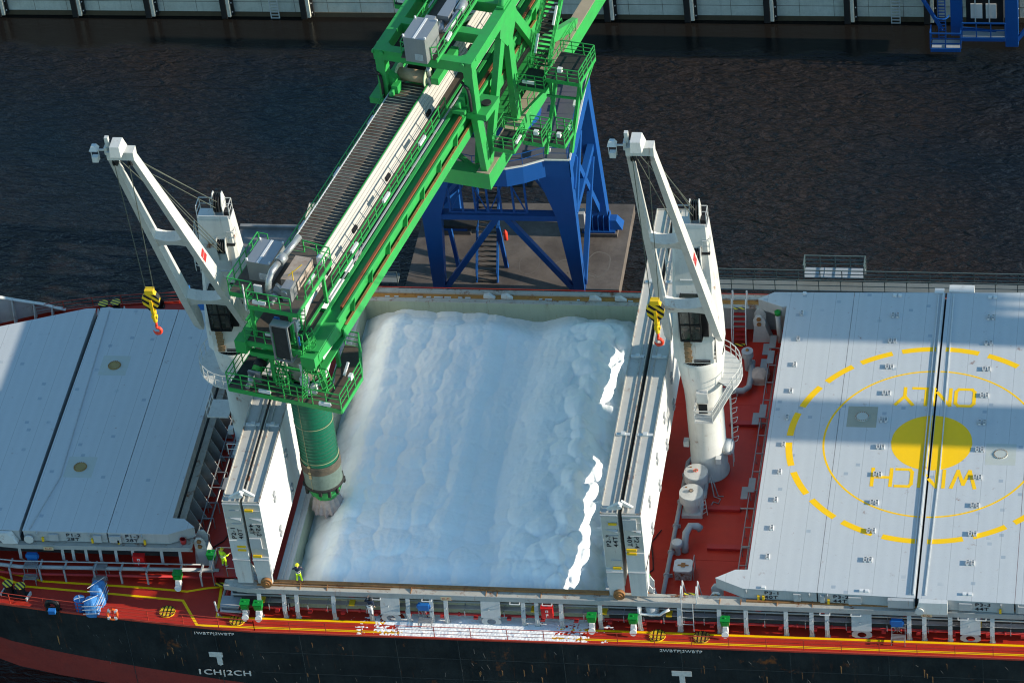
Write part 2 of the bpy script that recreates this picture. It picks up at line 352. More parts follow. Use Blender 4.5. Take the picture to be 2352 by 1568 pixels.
# deck with the hold cut out of it : strips
HX0,HX1,HY0,HY1=-16.7,6.6,2.85,34.45
dk=MB()
def deckpoly(pts): dk.add([(x,y,0) for x,y in pts],[tuple(range(len(pts)))])
nl=[p for p in near]; 
left=[( -19,0)]+near[2:]+[EDGE[-1]]+far[:-2]+[(-19,2*YC)]
deckpoly(left[::-1] if False else left)
dk.add([(-19,0,0),(150,0,0),(150,HY0,0),(-19,HY0,0)],[(0,1,2,3)]); dk.add([(-19,HY1,0),(150,HY1,0),(150,2*YC,0),(-19,2*YC,0)],[(0,1,2,3)])
dk.add([(-19,HY0,0),(HX0,HY0,0),(HX0,HY1,0),(-19,HY1,0)],[(0,1,2,3)]); dk.add([(HX1,HY0,0),(150,HY0,0),(150,HY1,0),(HX1,HY1,0)],[(0,1,2,3)])
for i,f in enumerate(dk.f):
    a,b_,c_=[Vector(dk.v[k]) for k in f[:3]]
    A=sum(dk.v[f[k]][0]*dk.v[f[(k+1)%len(f)]][1]-dk.v[f[(k+1)%len(f)]][0]*dk.v[f[k]][1] for k in range(len(f)))
    if A<0: dk.f[i]=f[::-1]
dk.build('deck',deckred,ship,world=True)
def bz(x): return -5.35+max(0,(-20.6-x))*.068 if x<-20.6 else -5.35-(x+20.6)*.088
def inset(x,z): k=max(0,min(1,(-27-x)/35)); return k**2.6*(-z/7)*9
def hullstrip(zt,zb,nm,mat):
    b=MB(); pts=[]
    xs=[]
    src=ring
    # resample
    P=[]
    for (x0,y0),(x1,y1) in zip(src,src[1:]):
        n=max(1,int(math.hypot(x1-x0,y1-y0)/3)) if x0<60 else 20
        for i in range(n): P.append((x0+(x1-x0)*i/n,y0+(y1-y0)*i/n))
    P.append(src[-1])
    K=5; vs=[]
    for j in range(K+1):
        for (x,y) in P:
            z=zt(x)+(zb(x)-zt(x))*j/K; ins=inset(x,z); s=1 if y<YC else -1
            ins=min(ins,abs(YC-y)); vs.append((x+ins*.3,y+s*ins,z))
    n=len(P); fs=[(j*n+i,(j+1)*n+i,(j+1)*n+i+1,j*n+i+1) for j in range(K) for i in range(n-1)]
    b.add(vs,fs,False); return b.build(nm,mat,ship,world=True)
hull=hullstrip(lambda x:0.0,bz,'hull_side',hullblk); hullstrip(bz,lambda x:-9.5,'hull_bottom',hullred)
# gunwale strip, hull seams
b=MB()
for side in (0,1):
    pts=[(x,(y+.03 if not side else 2*YC-y-.03),.05) for x,y in near]
    for a,c_ in zip(pts,pts[1:]): b.bar(a,c_,.10,.14)
b.build('gunwale_bar',railred,ship,world=True)
b=MB()
for x in (-29,-22.1,-15.7,-8.6,-4,3.6,12.2,20,27,33.6): b.box(x-.02,x+.02,edge_y(x)-.012,edge_y(x)+.02,-6.9,-.05)
for z in (-2.0,-4.1): b.box(-19,60,-.010,.02,z-.015,z+.015)
seamm=paint('hull_weld_seam',(.035,.045,.05),.5,.5); b.build('weld_seams',seamm,ship,world=True)
# hull marks
hm=paint('worn_white_lettering',(.62,.60,.58),.6,.5,(.3,.27,.24),scale=4,rust=.2)
def htext(s,size,x,z,sx=1.0): text(s,size,'hull_marking',hm,ship,frame((x,min(edge_y(x),edge_y(x+2))-.03-YC,z-WZ),(1,0,0),(0,0,1)),.01,'CENTER',sx)
htext('1WBTP|2WBTP',.34,-22.1,-.42,1.25); htext('2WBTP|3WBTP',.34,12.2,-.42,1.25); htext('1CH|2CH',.72,-21.9,-4.55,1.3)
for x in (-22.1,12.1):
    b=MB(); y=edge_y(x)-.025; b.slab([(x-.72,y,-2.35),(x-.72,y,-2.85),(x-.2,y,-2.85),(x-.2,y,-3.6),(x,y,-3.72),(x+.2,y,-3.6),(x+.2,y,-2.85),(x+.72,y,-2.85),(x+.72,y,-2.35)][::-1],(0,.02,0)); b.build('hull_marking',hm,ship,world=True)
scr=paint('scraped_patch',(.13,.135,.13),.6,.6,scale=3)
b=MB()
for i in range(90):
    x=random.uniform(-36,38); z=random.uniform(-5,-.6); y=edge_y(x)+inset(x,z)-.012; L_=random.uniform(.08,.5); wd=random.uniform(.01,.03); dx=random.uniform(-.1,.2)
    b.slab([(x,y,z),(x+wd,y,z),(x+wd+dx,y,z-L_),(x+dx,y,z-L_)],(0,.02,0))
b.build('scrapes',scr,ship,world=True)
b=MB()
for i in range(40):
    x=random.uniform(-36,38); z=random.uniform(-4.2,-.6); y=edge_y(x)+inset(x,z)-.010; L_=random.uniform(.3,1.1); wd=random.uniform(.03,.1)
    b.slab([(x,y,z),(x+wd,y,z-.1),(x+wd*.7,y,z-L_),(x+.02,y,z-L_)],(0,.02,0))
b.build('rust_runs',rustm,ship,world=True)
# railings at the deck edges
def edge_rail(x0,x1,side,name,h=1.05,step=2.66):
    b=MB(); n=max(1,int(round((x1-x0)/step))); P=[]
    for i in range(n+1):
        x=x0+(x1-x0)*i/n; y=edge_y(x)+.12; y=y if side==0 else 2*YC-y; P.append(Vector((x,y,.05)))
    for a,c_ in zip(P,P[1:]):
        for k in (1,.66,.33): b.bar(a+Vector((0,0,h*k)),c_+Vector((0,0,h*k)),.04 if k==1 else .028)
    for p in P: b.bar(p,p+Vector((0,0,h)),.05); b.bar(p,p+Vector((-.18,0,0)),.06)
    return b.build(name,railred,ship,world=True)
edge_rail(-46,-19,0,'railing'); edge_rail(-19,45,0,'railing'); edge_rail(-44,-21,1,'railing',1.05,2.4); edge_rail(-19,45,1,'railing')
# yellow walkway lines
def line(pts,wd,name='walkway_line'):
    b=MB()
    for (x0,y0),(x1,y1) in zip(pts,pts[1:]):
        d=Vector((x1-x0,y1-y0,0)).normalized(); nn=Vector((-d.y,d.x,0))*wd/2; e=d*wd*.35
        a=Vector((x0,y0,.006))-e; c_=Vector((x1,y1,.006))+e; b.add([a-nn,c_-nn,c_+nn,a+nn],[(0,1,2,3)])
    for i,v in enumerate(b.v): b.v[i]=(v[0],v[1],.006+.0015*((i//4)%2))
    b.build(name,yellow,ship,world=True)
line([(-44,7.2),(-39.6,5.5),(-36,4.5),(-28.3,4.2),(-24.9,3.95),(-23.5,4.35),(-22.4,4.55),(-22.1,1.42),(-19.8,1.45),(-1,1.42),(60,1.42)],.20)
line([(-44,6.1),(-39.4,4.8),(-37.2,3.9),(-30,3.4),(-25,3.0),(-23.4,.52),(-19,.50),(60,.50)],.20)
# spilled salt on the walkway
def saltmat():
    m=paint('salt',(.88,.91,.93),.75,.30,(.76,.71,.66),scale=.35,fine=.03,bump=0); nt=m.node_tree; L=nt.links; b_=nt.nodes['Principled BSDF']
    g=N(nt,'ShaderNodeNewGeometry'); mp=N(nt,'ShaderNodeMapping'); mp.inputs['Scale'].default_value=(1,1,1); L.new(g.outputs['Position'],mp.inputs[0])
    w1=N(nt,'ShaderNodeTexWave'); w1.wave_type='BANDS'; w1.bands_direction='X'; w1.inputs['Scale'].default_value=1.1; w1.inputs['Distortion'].default_value=14; w1.inputs['Detail'].default_value=3; w1.inputs['Detail Scale'].default_value=.6; L.new(mp.outputs[0],w1.inputs['Vector'])
    n1=N(nt,'ShaderNodeTexNoise'); n1.inputs['Scale'].default_value=2.2; n1.inputs['Detail'].default_value=6; L.new(mp.outputs[0],n1.inputs['Vector'])
    ad=N(nt,'ShaderNodeMath',operation='MULTIPLY_ADD'); L.new(w1.outputs[0],ad.inputs[0]); ad.inputs[1].default_value=.0; L.new(n1.outputs[0],ad.inputs[2])
    bp=N(nt,'ShaderNodeBump'); bp.inputs['Strength'].default_value=.7; bp.inputs['Distance'].default_value=.10; L.new(ad.outputs[0],bp.inputs['Height']); L.new(bp.outputs[0],b_.inputs['Normal']); return m
salt=saltmat()
b=MB(); nx,ny=900,70; X0,X1,Y0,Y1=-17,15,.14,2.5
def spill(x,y):
    d=1-abs((x+2.6)/8.2)**1.5; n_=noise.fractal(Vector((x*1.1,y*1.6,3)),.7,2.1,6); n2=noise.noise(Vector((x*6,y*6,9)))
    k=d*.85+n_*.45+n2*.28-.33; return max(-.03,min(.05,k*.05))
for j in range(ny+1):
    for i in range(nx+1):
        x=X0+(X1-X0)*i/nx; y=Y0+(Y1-Y0)*j/ny; b.v.append((x,y,.012+spill(x,y)))
for j in range(ny):
    for i in range(nx):
        k=[j*(nx+1)+i,j*(nx+1)+i+1,(j+1)*(nx+1)+i+1,(j+1)*(nx+1)+i]
        if max(b.v[t][2] for t in k)>.0: b.f.append(tuple(k)); b.sm.append(True)
tag(b.build('spilled_salt',salt),label='crust of spilled white salt along the red side walkway',cat='spilled salt',kind='stuff')
# ---------------------------------------------------------------- coamings
def coaming(x0,x1,y0,y1,name,parent=ship,t=.12,z=2.5,fl=.55):   # four walls and their top flange
    b=MB()
    b.box(x0-t,x1+t,y0-t,y0,0.004,z-.06); b.box(x0-t,x1+t,y1,y1+t,0.004,z-.06); b.box(x0-t,x0,y0,y1,0.004,z-.06); b.box(x1,x1+t,y0,y1,0.004,z-.06)
    b.build(name+'_wall',coamside if name!='hold_coaming' else inner,parent,world=True)
    return b
# hold coaming goes down into the hold
b=MB(); b.box(HX0-.12,HX1+.12,HY0-.12,HY0,-6,2.43); b.box(HX0-.12,HX1+.12,HY1,HY1+.12,-6,2.43); b.box(HX0-.12,HX0,HY0,HY1,-6,2.43); b.box(HX1,HX1+.12,HY0,HY1,-6,2.43)
b.box(HX0,HX1,HY1-.05,HY1,.25,.33)
b.build('hold_coaming',inner,ship,world=True)
b=MB()   # near coaming top: one continuous box girder past holds 2 and 3
b.box(-19.6,45,1.95,2.86,2.40,2.5)
b.hexa([(-21.4,2.25,2.40),(-19.6,1.95,2.40),(-19.6,2.86,2.40),(-21.4,2.86,2.40)],[(-21.4,2.25,2.5),(-19.6,1.95,2.5),(-19.6,2.86,2.5),(-21.4,2.86,2.5)])
b.build('coaming_top',coamtop,ship,world=True)
b=MB(); b.box(-19.6,45,1.93,1.98,2.08,2.52); b.slab([(-21.42,2.23,2.08),(-19.6,1.93,2.08),(-19.6,1.93,2.52),(-21.42,2.23,2.52)],(.0,.04,0)); b.build('coaming_fascia',coamside,ship,world=True)
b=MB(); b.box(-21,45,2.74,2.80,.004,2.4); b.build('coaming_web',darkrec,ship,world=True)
b=MB()  # raised rusty track along the hold edge
b.box(-18.9,6.9,2.52,2.84,2.5,2.66); b.box(-18.9,-9,2.30,2.36,2.5,2.62); b.box(16.8,45,2.30,2.50,2.5,2.62); 
for x in (-15.7,-13.7,-7.5,-2.0,-1.2,2.0,14.9,16.4,19,21.5): b.slab([(x,1.99,2.5),(x,2.5,2.5),(x,2.5,2.66)],(.05,0,0))
b.build('cover_track',rustm,ship,world=True)
b=MB()  # far coaming top with its rusty channel
b.box(-19.5,45,HY1,HY1+.42,2.43,2.5); b.box(-19.5,45,HY1+1.0,HY1+1.45,2.43,2.56); b.box(-19.5,45,HY1+1.43,HY1+1.48,1.9,2.56); b.build('coaming_top',coamtop,ship,world=True)
b=MB(); b.box(-19.5,45,HY1+.42,HY1+1.0,2.36,2.42); b.build('cover_track',paint('orange_rust',(.50,.24,.06),.75,.6,(.22,.09,.03),rust=.7,rscale=1.2),ship,world=True)
b=MB()
for i in range(30):
    x=-15+i*.8+random.uniform(-.2,.2); 
    if random.random()<.6: b.box(x,x+random.uniform(.2,.7),HY1+.52,HY1+.66,2.42,2.48)
for x in (-7.2,-5.8,1.2,3.2): b.slab([(x,HY1+.5,2.5),(x+.9,HY1+.5,2.42),(x+.9,HY1+.5,2.5),(x+.45,HY1+.5,2.85),(x,HY1+.5,2.75)],(0,.3,0))
b.build('cleats',shipwhite,ship,world=True)
b=MB(); b.box(HX0-.85,HX0,HY0,HY1,2.43,2.52); b.box(HX1,HX1+.7,HY0,HY1,2.43,2.52); b.box(HX0-.5,HX0-.42,HY0,HY1,2.52,2.6); b.box(HX0-.25,HX0-.2,HY0,HY1,2.52,2.57); b.build('coaming_top',covers,ship,world=True)
b=MB(); b.box(HX0-.85,HX0-.8,HY0,HY1,.004,2.43);b.box(HX1+.65,HX1+.7,HY0,HY1,.004,2.43); b.box(-19.5,45,HY1+.42,HY1+.5,.004,2.3); b.build('coaming_fascia',coamside,ship,world=True)
# hold 3 and hold 1 coamings below their covers
b=MB(); b.box(17.3,45,HY0+.3,HY0+.4,.004,2.48); b.box(17.3,17.42,HY0+.4,HY1,.004,2.48); b.build('hold_coaming',coamside,ship,world=True)
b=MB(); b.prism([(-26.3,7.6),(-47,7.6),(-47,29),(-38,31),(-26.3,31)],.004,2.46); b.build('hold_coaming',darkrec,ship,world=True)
b=MB(); b.box(-26.2,-25.7,8.3,30.5,2.36,2.46)
b.build('coaming_top',coamtop,ship,world=True)
b=MB()
for i in range(17): y=9+i*1.3; b.slab([(-26.25,y,0.004),(-24.85,y,0.004),(-25.75,y,2.36),(-26.25,y,2.36)],(0,.06,0))
b.build('coaming_stays',coamside,ship,world=True)
b=MB(); b.box(-24.9,-24.4,8.6,8.8,.004,.02)
b.prism([(-47,6.55),(-37.5,5.75),(-24.6,6.0),(-24.6,7.0),(-26.2,7.6),(-47,7.9)],2.36,2.46); b.build('coaming_top',coamtop,ship,world=True)
b=MB()
for a,c_ in (((-47,6.53),(-37.5,5.73)),((-37.5,5.73),(-24.58,5.98))): b.slab([(a[0],a[1],2.1),(c_[0],c_[1],2.1),(c_[0],c_[1],2.5),(a[0],a[1],2.5)],(0,.05,0))
b.build('coaming_fascia',coamside,ship,world=True)
# stays between coaming and deck, near side
def stay(x,wd=.30,y0=1.96,yb=1.62,zt=2.1,man=False):
    b=MB(); h=wd/2
    if not man:
        b.slab([(x-h,y0,zt),(x+h,y0,zt),(x+h,y0-.42,.75),(x+h,yb,.01),(x-h,yb,.01),(x-h,y0-.42,.75)][::-1],(0,.05,0))
        b.slab([(x-.02,y0,zt),(x-.02,y0-.4,.75),(x-.02,yb+.02,.01),(x-.02,2.7,.01),(x-.02,2.7,zt)],(.04,0,0)) if False else None
        b.bar((x,y0-.36,.75),(x,yb+.05,.01),.05,.2); b.slab([(x-.2,yb-.05,.012),(x+.2,yb-.05,.012),(x+.2,yb+.2,.012),(x-.2,yb+.2,.012)],(0,0,.02))
        b.bar((x+.05,y0-.2,1.45),(x+.05,y0-.42,1.5),.05)
    else:
        # upper plate, then a lower plate with an oval opening
        b.slab([(x-h,y0,zt),(x+h,y0,zt),(x+h,y0-.42,.78),(x-h,y0-.42,.78)][::-1],(0,.05,0))
        yy=lambda z: yb+(y0-.42-yb)*z/.78
        out=[(x-h-.08,.01),(x-h,.4),(x-h,.78)]; K=14
        ell=[(x+.33*math.cos(PI/2+2*PI*k/K),.36+.3*math.sin(PI/2+2*PI*k/K)) for k in range(K)]
        rect=[]
        for k in range(K):
            t=PI/2+2*PI*k/K; cx_,cz_=math.cos(t),math.sin(t); s_=min(h/abs(cx_) if abs(cx_)>1e-6 else 9,(.42 if cz_>0 else .35)/abs(cz_) if abs(cz_)>1e-6 else 9); rect.append((x+cx_*s_,.36+cz_*s_))
        vs=[(p[0],yy(p[1]),p[1]) for p in ell]+[(p[0],yy(p[1]),p[1]) for p in rect]
        vs+=[(a,b_+.05,c_) for a,b_,c_ in vs]; fs=[]
        for k in range(K):
            j=(k+1)%K; fs+=[(k,K+k,K+j,j),(2*K+k,2*K+j,3*K+j,3*K+k),(k,j,2*K+j,2*K+k)]
        b.add(vs,fs); b.bar((x-.1,y0-.2,1.45),(x-.1,y0-.42,1.5),.05)
    return b.build('coaming_stay',covers,ship,world=True,fix=True)
import itertools
PX=[584,643,673,760,848,935,990,1024,1204,1235,1292,1382,1473,1564,1655,1716,1807,1865,1900,2085,2119,2177,2271]
def px2x(px): return (px-1176)*(36.48+19.81)/(2352-560)-.0
for p in PX: stay(px2x(p-6))
for p in (893,1128,1978,2222): stay(px2x(p-6),1.42,man=True)
# hold 1 stays (small) on the near side
b=MB()
for x in (-45,-43,-40,-37.9,-34.6,-33.8,-32.8,-31.7,-30.5,-29.2,-27.0,-25.6): b.slab([(x-.11,6.05,2.1),(x+.11,6.05,2.1),(x+.11,5.9,.9),(x+.11,6.6,.01),(x-.11,6.6,.01),(x-.11,5.9,.9)][::-1],(0,.05,0))
b.build('coaming_stays',covers,ship,world=True)
# handles hanging from the fascia
b=MB()
for p in (1000,1205,1280,1915,1985,2225,2265,880): x=px2x(p-25); b.path([(x-.35,1.9,2.1),(x-.35,1.72,2.05),(x+.35,1.72,2.05),(x+.35,1.9,2.1)],.05)
b.build('hand_grabs',white,ship,world=True)
# pipes
def pipe(name,pts,r,mat,n=8): b=MB(); b.tube(pts,r,n); return b.build(name,mat,ship,world=True)
pipe('pipe',[(-20.5,2.45,1.75),(45,2.45,1.75)],.09,steel); pipe('pipe',[(-21,2.55,1.3),(45,2.55,1.3)],.07,steel)
pipe('pipe',[(-21.5,2.0,.62),(45,2.0,.62)],.10,redpaint)
b=MB()
for i in range(6): b.tube([(-19.0,1.98+i*.085,1.18-.012*i),(45,1.98+i*.085,1.18-.012*i)],.024,5)
b.build('pipe_bundle',thinp,ship,world=True)
b=MB()
for i in range(44):
    x=-18.2+i*1.45; b.box(x,x+.05,1.9,2.6,1.08,1.13); b.box(x,x+.05,1.9,1.95,.45,1.13)
b.build('pipe_supports',steel,ship,world=True)
b=MB()
for i in range(26): x=-18.9+i*2.45; b.tube([(x,2.0,.62),(x+.16,2.0,.62)],.15,8); b.box(x+1.2,x+1.5,1.62,1.9,.5,.68)
b.build('flanges',redpaint,ship,world=True)
b=MB()
for x in (-17.4,-12.2,-5,1.3,6.1,10.9,17.4,22,27.9,33): 
    b.box(x,x+.42,2.3,2.6,1.65,1.87)
b.build('pipe_bands_red',redpaint,ship,world=True)
b=MB()
for x in (-18.9,-12.2,1.2,6.3,11.0,24.9,33): b.box(x,x+.42,1.93,2.5,1.12,1.22)
b.build('pipe_bands_yellow',yellow2,ship,world=True)
# hold 1 side pipes
pipe('pipe',[(-46,5.9,.95),(-39.5,5.2,.95),(-37.8,5.0,.95),(-22.6,5.3,.95)],.15,steel,10); pipe('pipe',[(-46,5.6,.5),(-39.5,4.9,.5),(-37.8,4.72,.5),(-22.8,5.0,.5)],.11,redpaint)
pipe('pipe',[(-46,6.0,1.3),(-38,5.25,1.3),(-24,5.5,1.3)],.05,steel)
b=MB()
for x in (-40.5,-38.5,-36.2,-34.3,-32,-30,-28,-25.5,-23.9): b.box(x,x+.12,4.55,5.6,1.1,1.22); b.box(x,x+.12,4.5,4.6,.01,1.22)
b.build('pipe_supports',steel,ship,world=True)
# cross deck pipe racks beside the hatches
for (xx,nm) in ((16.35,'a'),(-24.3,'b')):
    b=MB(); y0,y1=(5.5,31.5) if xx>0 else (9,31)
    for k,zz in enumerate((.95,.6,.3)): b.tube([(xx-.02-.14*k,y0,zz),(xx-.02-.14*k,y1,zz)],.05,6)
    for i in range(14): y=y0+(y1-y0)*i/13; b.path([(xx-.7,y,.01),(xx-.7,y,1.05),(xx+.15,y,1.05),(xx+.15,y,.01)],.06)
    b.bar((xx-.7,y0,1.05),(xx-.7,y1,1.05),.06); b.build('pipe_rack',thinp,ship,world=True)
b=MB()
for y in (14.8,23.0,29.2,31.0): b.box(15.0,15.5,y,y+1.3,.75,.8); b.box(15.5,16.0,y+.4,y+1.9,1.1,1.15)
for y in (13.5,17,21): b.box(-23.6,-23.1,y,y+1.3,.75,.8); b.box(-24.2,-23.7,y+.4,y+1.7,1.0,1.05)
b.build('step_plates',thinp,ship,world=True)
pipe('pipe',[(16.35,5.5,1.15),(16.35,31,1.15)],.08,redpaint)
for (x0,x1,y) in ((13.2,15.3,23.8),(12.6,15.0,14.4),(13.0,15.5,10.25)):
    b=MB(); b.box(x0,x1,y-.22,y+.22,.02,.24); b.build('fire_main_cover',redpaint,ship,world=True)
    pipe('pipe',[(x1,y,.2),(16.3,y+.02,.2)],.06,steel)
pipe('deck_pipe',[(12.0,19.6,.45),(10.9,19.6,.45),(10.6,19.0,.42),(10.35,3.0,.42)],.17,steel,12)
b=MB()
for y in (17.5,14.6,12,9.2,6.8): b.tube([(10.6-.015*(19-y),y,.42),(10.6-.015*(19-y),y+.16,.42)],.25,12); b.box(10.3,10.8,y+.3,y+.4,.01,.3)
b.build('pipe_flanges',steel,ship,world=True)
# deck weld lines
b=MB()
for y in (30.6,9.0,26): b.box(7.4,16.2,y,y+.05,.001,.014)
b.build('deck_weld_lines',deckred,ship,world=True)
# bow bulwark on the far side
b=MB(); ys=lambda x:2*YC-edge_y(x)-.05
bx=[-41.6,-42.3,-43.2,-45,-47,-50,-54]; bh=[.25,.55,1.1,2.1,3.3,4.6,5.4]
for (x0,h0),(x1,h1) in zip(zip(bx,bh),zip(bx[1:],bh[1:])): b.slab([(x0,ys(x0),0.0),(x0,ys(x0),h0),(x1,ys(x1),h1),(x1,ys(x1),0.0)],(0,.05,0)); b.bar((x0,ys(x0)-.1,h0),(x1,ys(x1)-.1,h1),.35,.06)
for x in (-42.6,-43.9,-45.4,-47,-48.8): 
    h0=.2+(-41.6-x)*.57; b.slab([(x,ys(x),0),(x,ys(x)-.7,0),(x,ys(x)-.25,h0),(x,ys(x),h0)],(.09,0,0))
b.build('bulwark',shipwhite,ship,world=True,fix=True)
# ---------------------------------------------------------------- salt cargo
nx,ny=330,420; b=MB(); rnd=random.Random(5); lumps=[]
def place(x0,x1,y0,y1,rmin,rmax,n,hk,el=1.0):
    for i in range(n): lumps.append((rnd.uniform(x0,x1),rnd.uniform(y0,y1),rnd.uniform(rmin,rmax),hk*rnd.uniform(.6,1.2),el))

place(-.5,6,3,34,.7,1.3,150,.75,1.05); place(2.2,6.2,3,34,.55,1.0,85,.95,1.1)
xs_=-16.2
while xs_<0:                       # columns dumped one beside the other along the hold
    wc=rnd.uniform(1.7,2.6); y_=rnd.uniform(2,4)
    while y_<35:
        r_=wc*rnd.uniform(.55,.78); lumps.append((xs_+wc/2+rnd.uniform(-.3,.3),y_,r_,rnd.uniform(.38,.62),rnd.uniform(1.0,1.35))); y_+=r_*rnd.uniform(.75,1.35)
    xs_+=wc*.86
import collections
grid=collections.defaultdict(list)
for l in lumps:
    r=l[2]*max(1,l[4])
    for gx in range(int((l[0]-r)//2),int((l[0]+r)//2)+1):
        for gy in range(int((l[1]-r)//2),int((l[1]+r)//2)+1): grid[(gx,gy)].append(l)
def sstep(a,b_,x): t=max(0,min(1,(x-a)/(b_-a))); return t*t*(3-2*t)
def pile(x,y):
    ex=min(x-HX0,HX1-x); ey=min(y-HY0,HY1-y)
    base=.35+1.75*sstep(0,4.4,HX1-x)*sstep(-.5,3.4,x-HX0)*(.35+.65*sstep(0,3.8,HY1-y))*(.55+.45*sstep(-.3,2.5,y-HY0))
    base+=.22*math.exp(-((x-2.6)/1.3)**2)*sstep(0,2,HY1-y)+.30*noise.noise(Vector((x*.35,y*.33,11)))*sstep(1.5,4,x)
    br=.6+.8*noise.noise(Vector((3,y*.55,5))); base+=.34*br*math.exp(-((x-4.35-.25*math.sin(y*1.1))/.42)**2)+.42*(1.2-br)*sstep(22,15,y) *math.exp(-((x-3.0-.2*math.sin(y*1.7))/.45)**2)*sstep(0,2.5,y-HY0)+.35*math.exp(-((x+13.5)/2)**2)
    base-=.55*math.exp(-((x+3.2)/2.0)**2)*sstep(2,8,y)
    base+=.16*abs(math.sin(x*1.25+noise.noise(Vector((x*.15,y*.1,0)))*2.5))*math.exp(-((x+5)/4.5)**2)
    base+=.18*noise.noise(Vector((x*.25,y*.16,4)))
    v=0; wx=x+.25*noise.noise(Vector((x*.9,y*.9,1))); wy=y+.35*noise.noise(Vector((x*.9,y*.9,7)))
    for lx,ly,r,h,el in grid[(int(x//2),int(y//2))]:
        d2=((wx-lx)/r)**2+((wy-ly)/(r*el))**2
        if d2<1: v=max(v,h*(1-d2)**.5*(r*.5+.18)+.07*(ly-wy)*(1-d2)**.3)
    v*=1-.6*math.exp(-((x+3.2)/3)**2)*sstep(8,17,y)
    return base+v+.05*noise.ridged_multi_fractal(Vector((x*1.6,y*.55,2)),.8,2.2,4,1,2)*.6+.02*noise.noise(Vector((x*3,y*3,2)))
for j in range(ny+1):
    for i in range(nx+1):
        x=HX0+(HX1-HX0)*i/nx; y=HY0+(HY1-HY0)*j/ny; b.v.append((x,y,pile(x,y)))
for j in range(ny):
    for i in range(nx):
        k=j*(nx+1)+i; b.f.append((k,k+1,k+nx+2,k+nx+1)); b.sm.append(True)
tag(b.build('salt_cargo',salt),label='heaped pale blue-white salt filling the open ship hold',cat='salt cargo',kind='stuff')
# ================================================================ hatch covers
def cover(poly,loc,label,group,z0=2.56,z1=3.55):
    t=thing('hatch_cover',label,'hatch cover',(loc[0],loc[1],z0),0,group)
    b=MB(); b.prism(poly,z1-.03,z1); b.build('top_plate',coverg,t,world=True)
    b=MB(); ins=[(x,y) for x,y in poly]; cx_=sum(p[0] for p in poly)/len(poly); cy_=sum(p[1] for p in poly)/len(poly)
    ins=[(x+(.04 if x<cx_ else -.04),y+(.04 if y<cy_ else -.04)) for x,y in poly]; b.prism(ins,z0,z1-.03); b.build('side_plating',covers,t,world=True); return t
ZT=3.55
G3='hatch covers closed over the right hand hold'
j1,j2,j3=21.9,28.93,35.8
nY=lambda x:2.62-(x-16.6)*.032; fY=lambda x:35.15+(x-16)*.03
c31=cover([(16.75,4.55),(15.85,4.5),(14.5,3.6),(16.6,nY(16.6)),(j1-.03,nY(j1)),(j1-.03,fY(j1)),(15.7,35.2),(14.5,34.35),(16.4,33.5),(16.8,33.6)],(19,18),'pale grey closed hatch cover marked P3-1 beside the right deck crane',G3)
c32=cover([(j1,nY(j1)),(j2-.11,nY(j2)),(j2-.11,fY(j2)),(j1,fY(j1))],(25,18),'pale grey hatch cover marked P3-2 left of the dark centre gap',G3)
c33=cover([(j2+.04,nY(j2)),(j3-.03,nY(j3)),(j3-.03,fY(j3)),(j2+.04,fY(j2))],(32,18),'pale grey hatch cover marked P3-3 right of the dark centre gap',G3)
c34=cover([(j3,nY(j3)),(41.1,nY(41)),(41.1,fY(41)),(j3,fY(j3))],(38,18),'pale grey hatch cover at the right edge of the photo',G3)
G1='hatch covers closed over the bow hold'
c11=cover([(-47,6.4),(-37.65,6.15),(-37.65,31.55),(-38.4,31.5),(-46.9,28.4),(-50,27.2),(-50,8)],(-43,18),'grey tapering hatch cover at the left edge, partly sunlit',G1)
c12=cover([(-37.4,6.15),(-30.95,6.2),(-30.95,31.6),(-36.2,31.6),(-36.6,31.75),(-37.3,31.6)],(-34,18),'grey hatch cover marked P1-2 with two round rusty manholes',G1)
c13=cover([(-30.9,6.2),(-26.3,6.25),(-24.45,7.1),(-25.4,7.95),(-26.3,8.0),(-26.35,31.6),(-30.9,31.6)],(-28,18),'plain grey hatch cover marked P1-3 beside the left deck crane',G1)
b=MB()
for x in (-37.52,28.88):
    b.box(x-.13,x+.13,6.2 if x<0 else 2.4,31.4 if x<0 else 35.5,2.5,2.9)
b.build('seam_gutters',blackm,ship,world=True)
# raised seam ribs next to the centre gaps
b=MB(); b.bar((28.45,2.5,3.58),(28.45,16,3.58),.08,.1); b.bar((28.45,16,3.58),(28.35,35.3,3.58),.08,.1); b.bar((28.68,2.5,3.62),(28.68,35.4,3.62),.10,.18); b.box(28.0,28.72,35.4,36.0,3.2,3.6); b.build('edge_ribs',shipwhite,c32,world=True)
b=MB(); b.bar((29.5,2.5,3.58),(29.7,16,3.58),.08,.08); b.bar((29.7,16,3.58),(29.5,35.3,3.58),.08,.08); b.box(29.1,31.0,35.6,36.4,2.7,3.62); b.build('edge_ribs',shipwhite,c33,world=True)
b=MB(); b.bar((-36.9,6.3,3.57),(-35.9,12,3.57),.07,.06); b.bar((-35.9,12,3.57),(-36.5,31.3,3.57),.07,.06); b.build('edge_ribs',covers,c12,world=True)
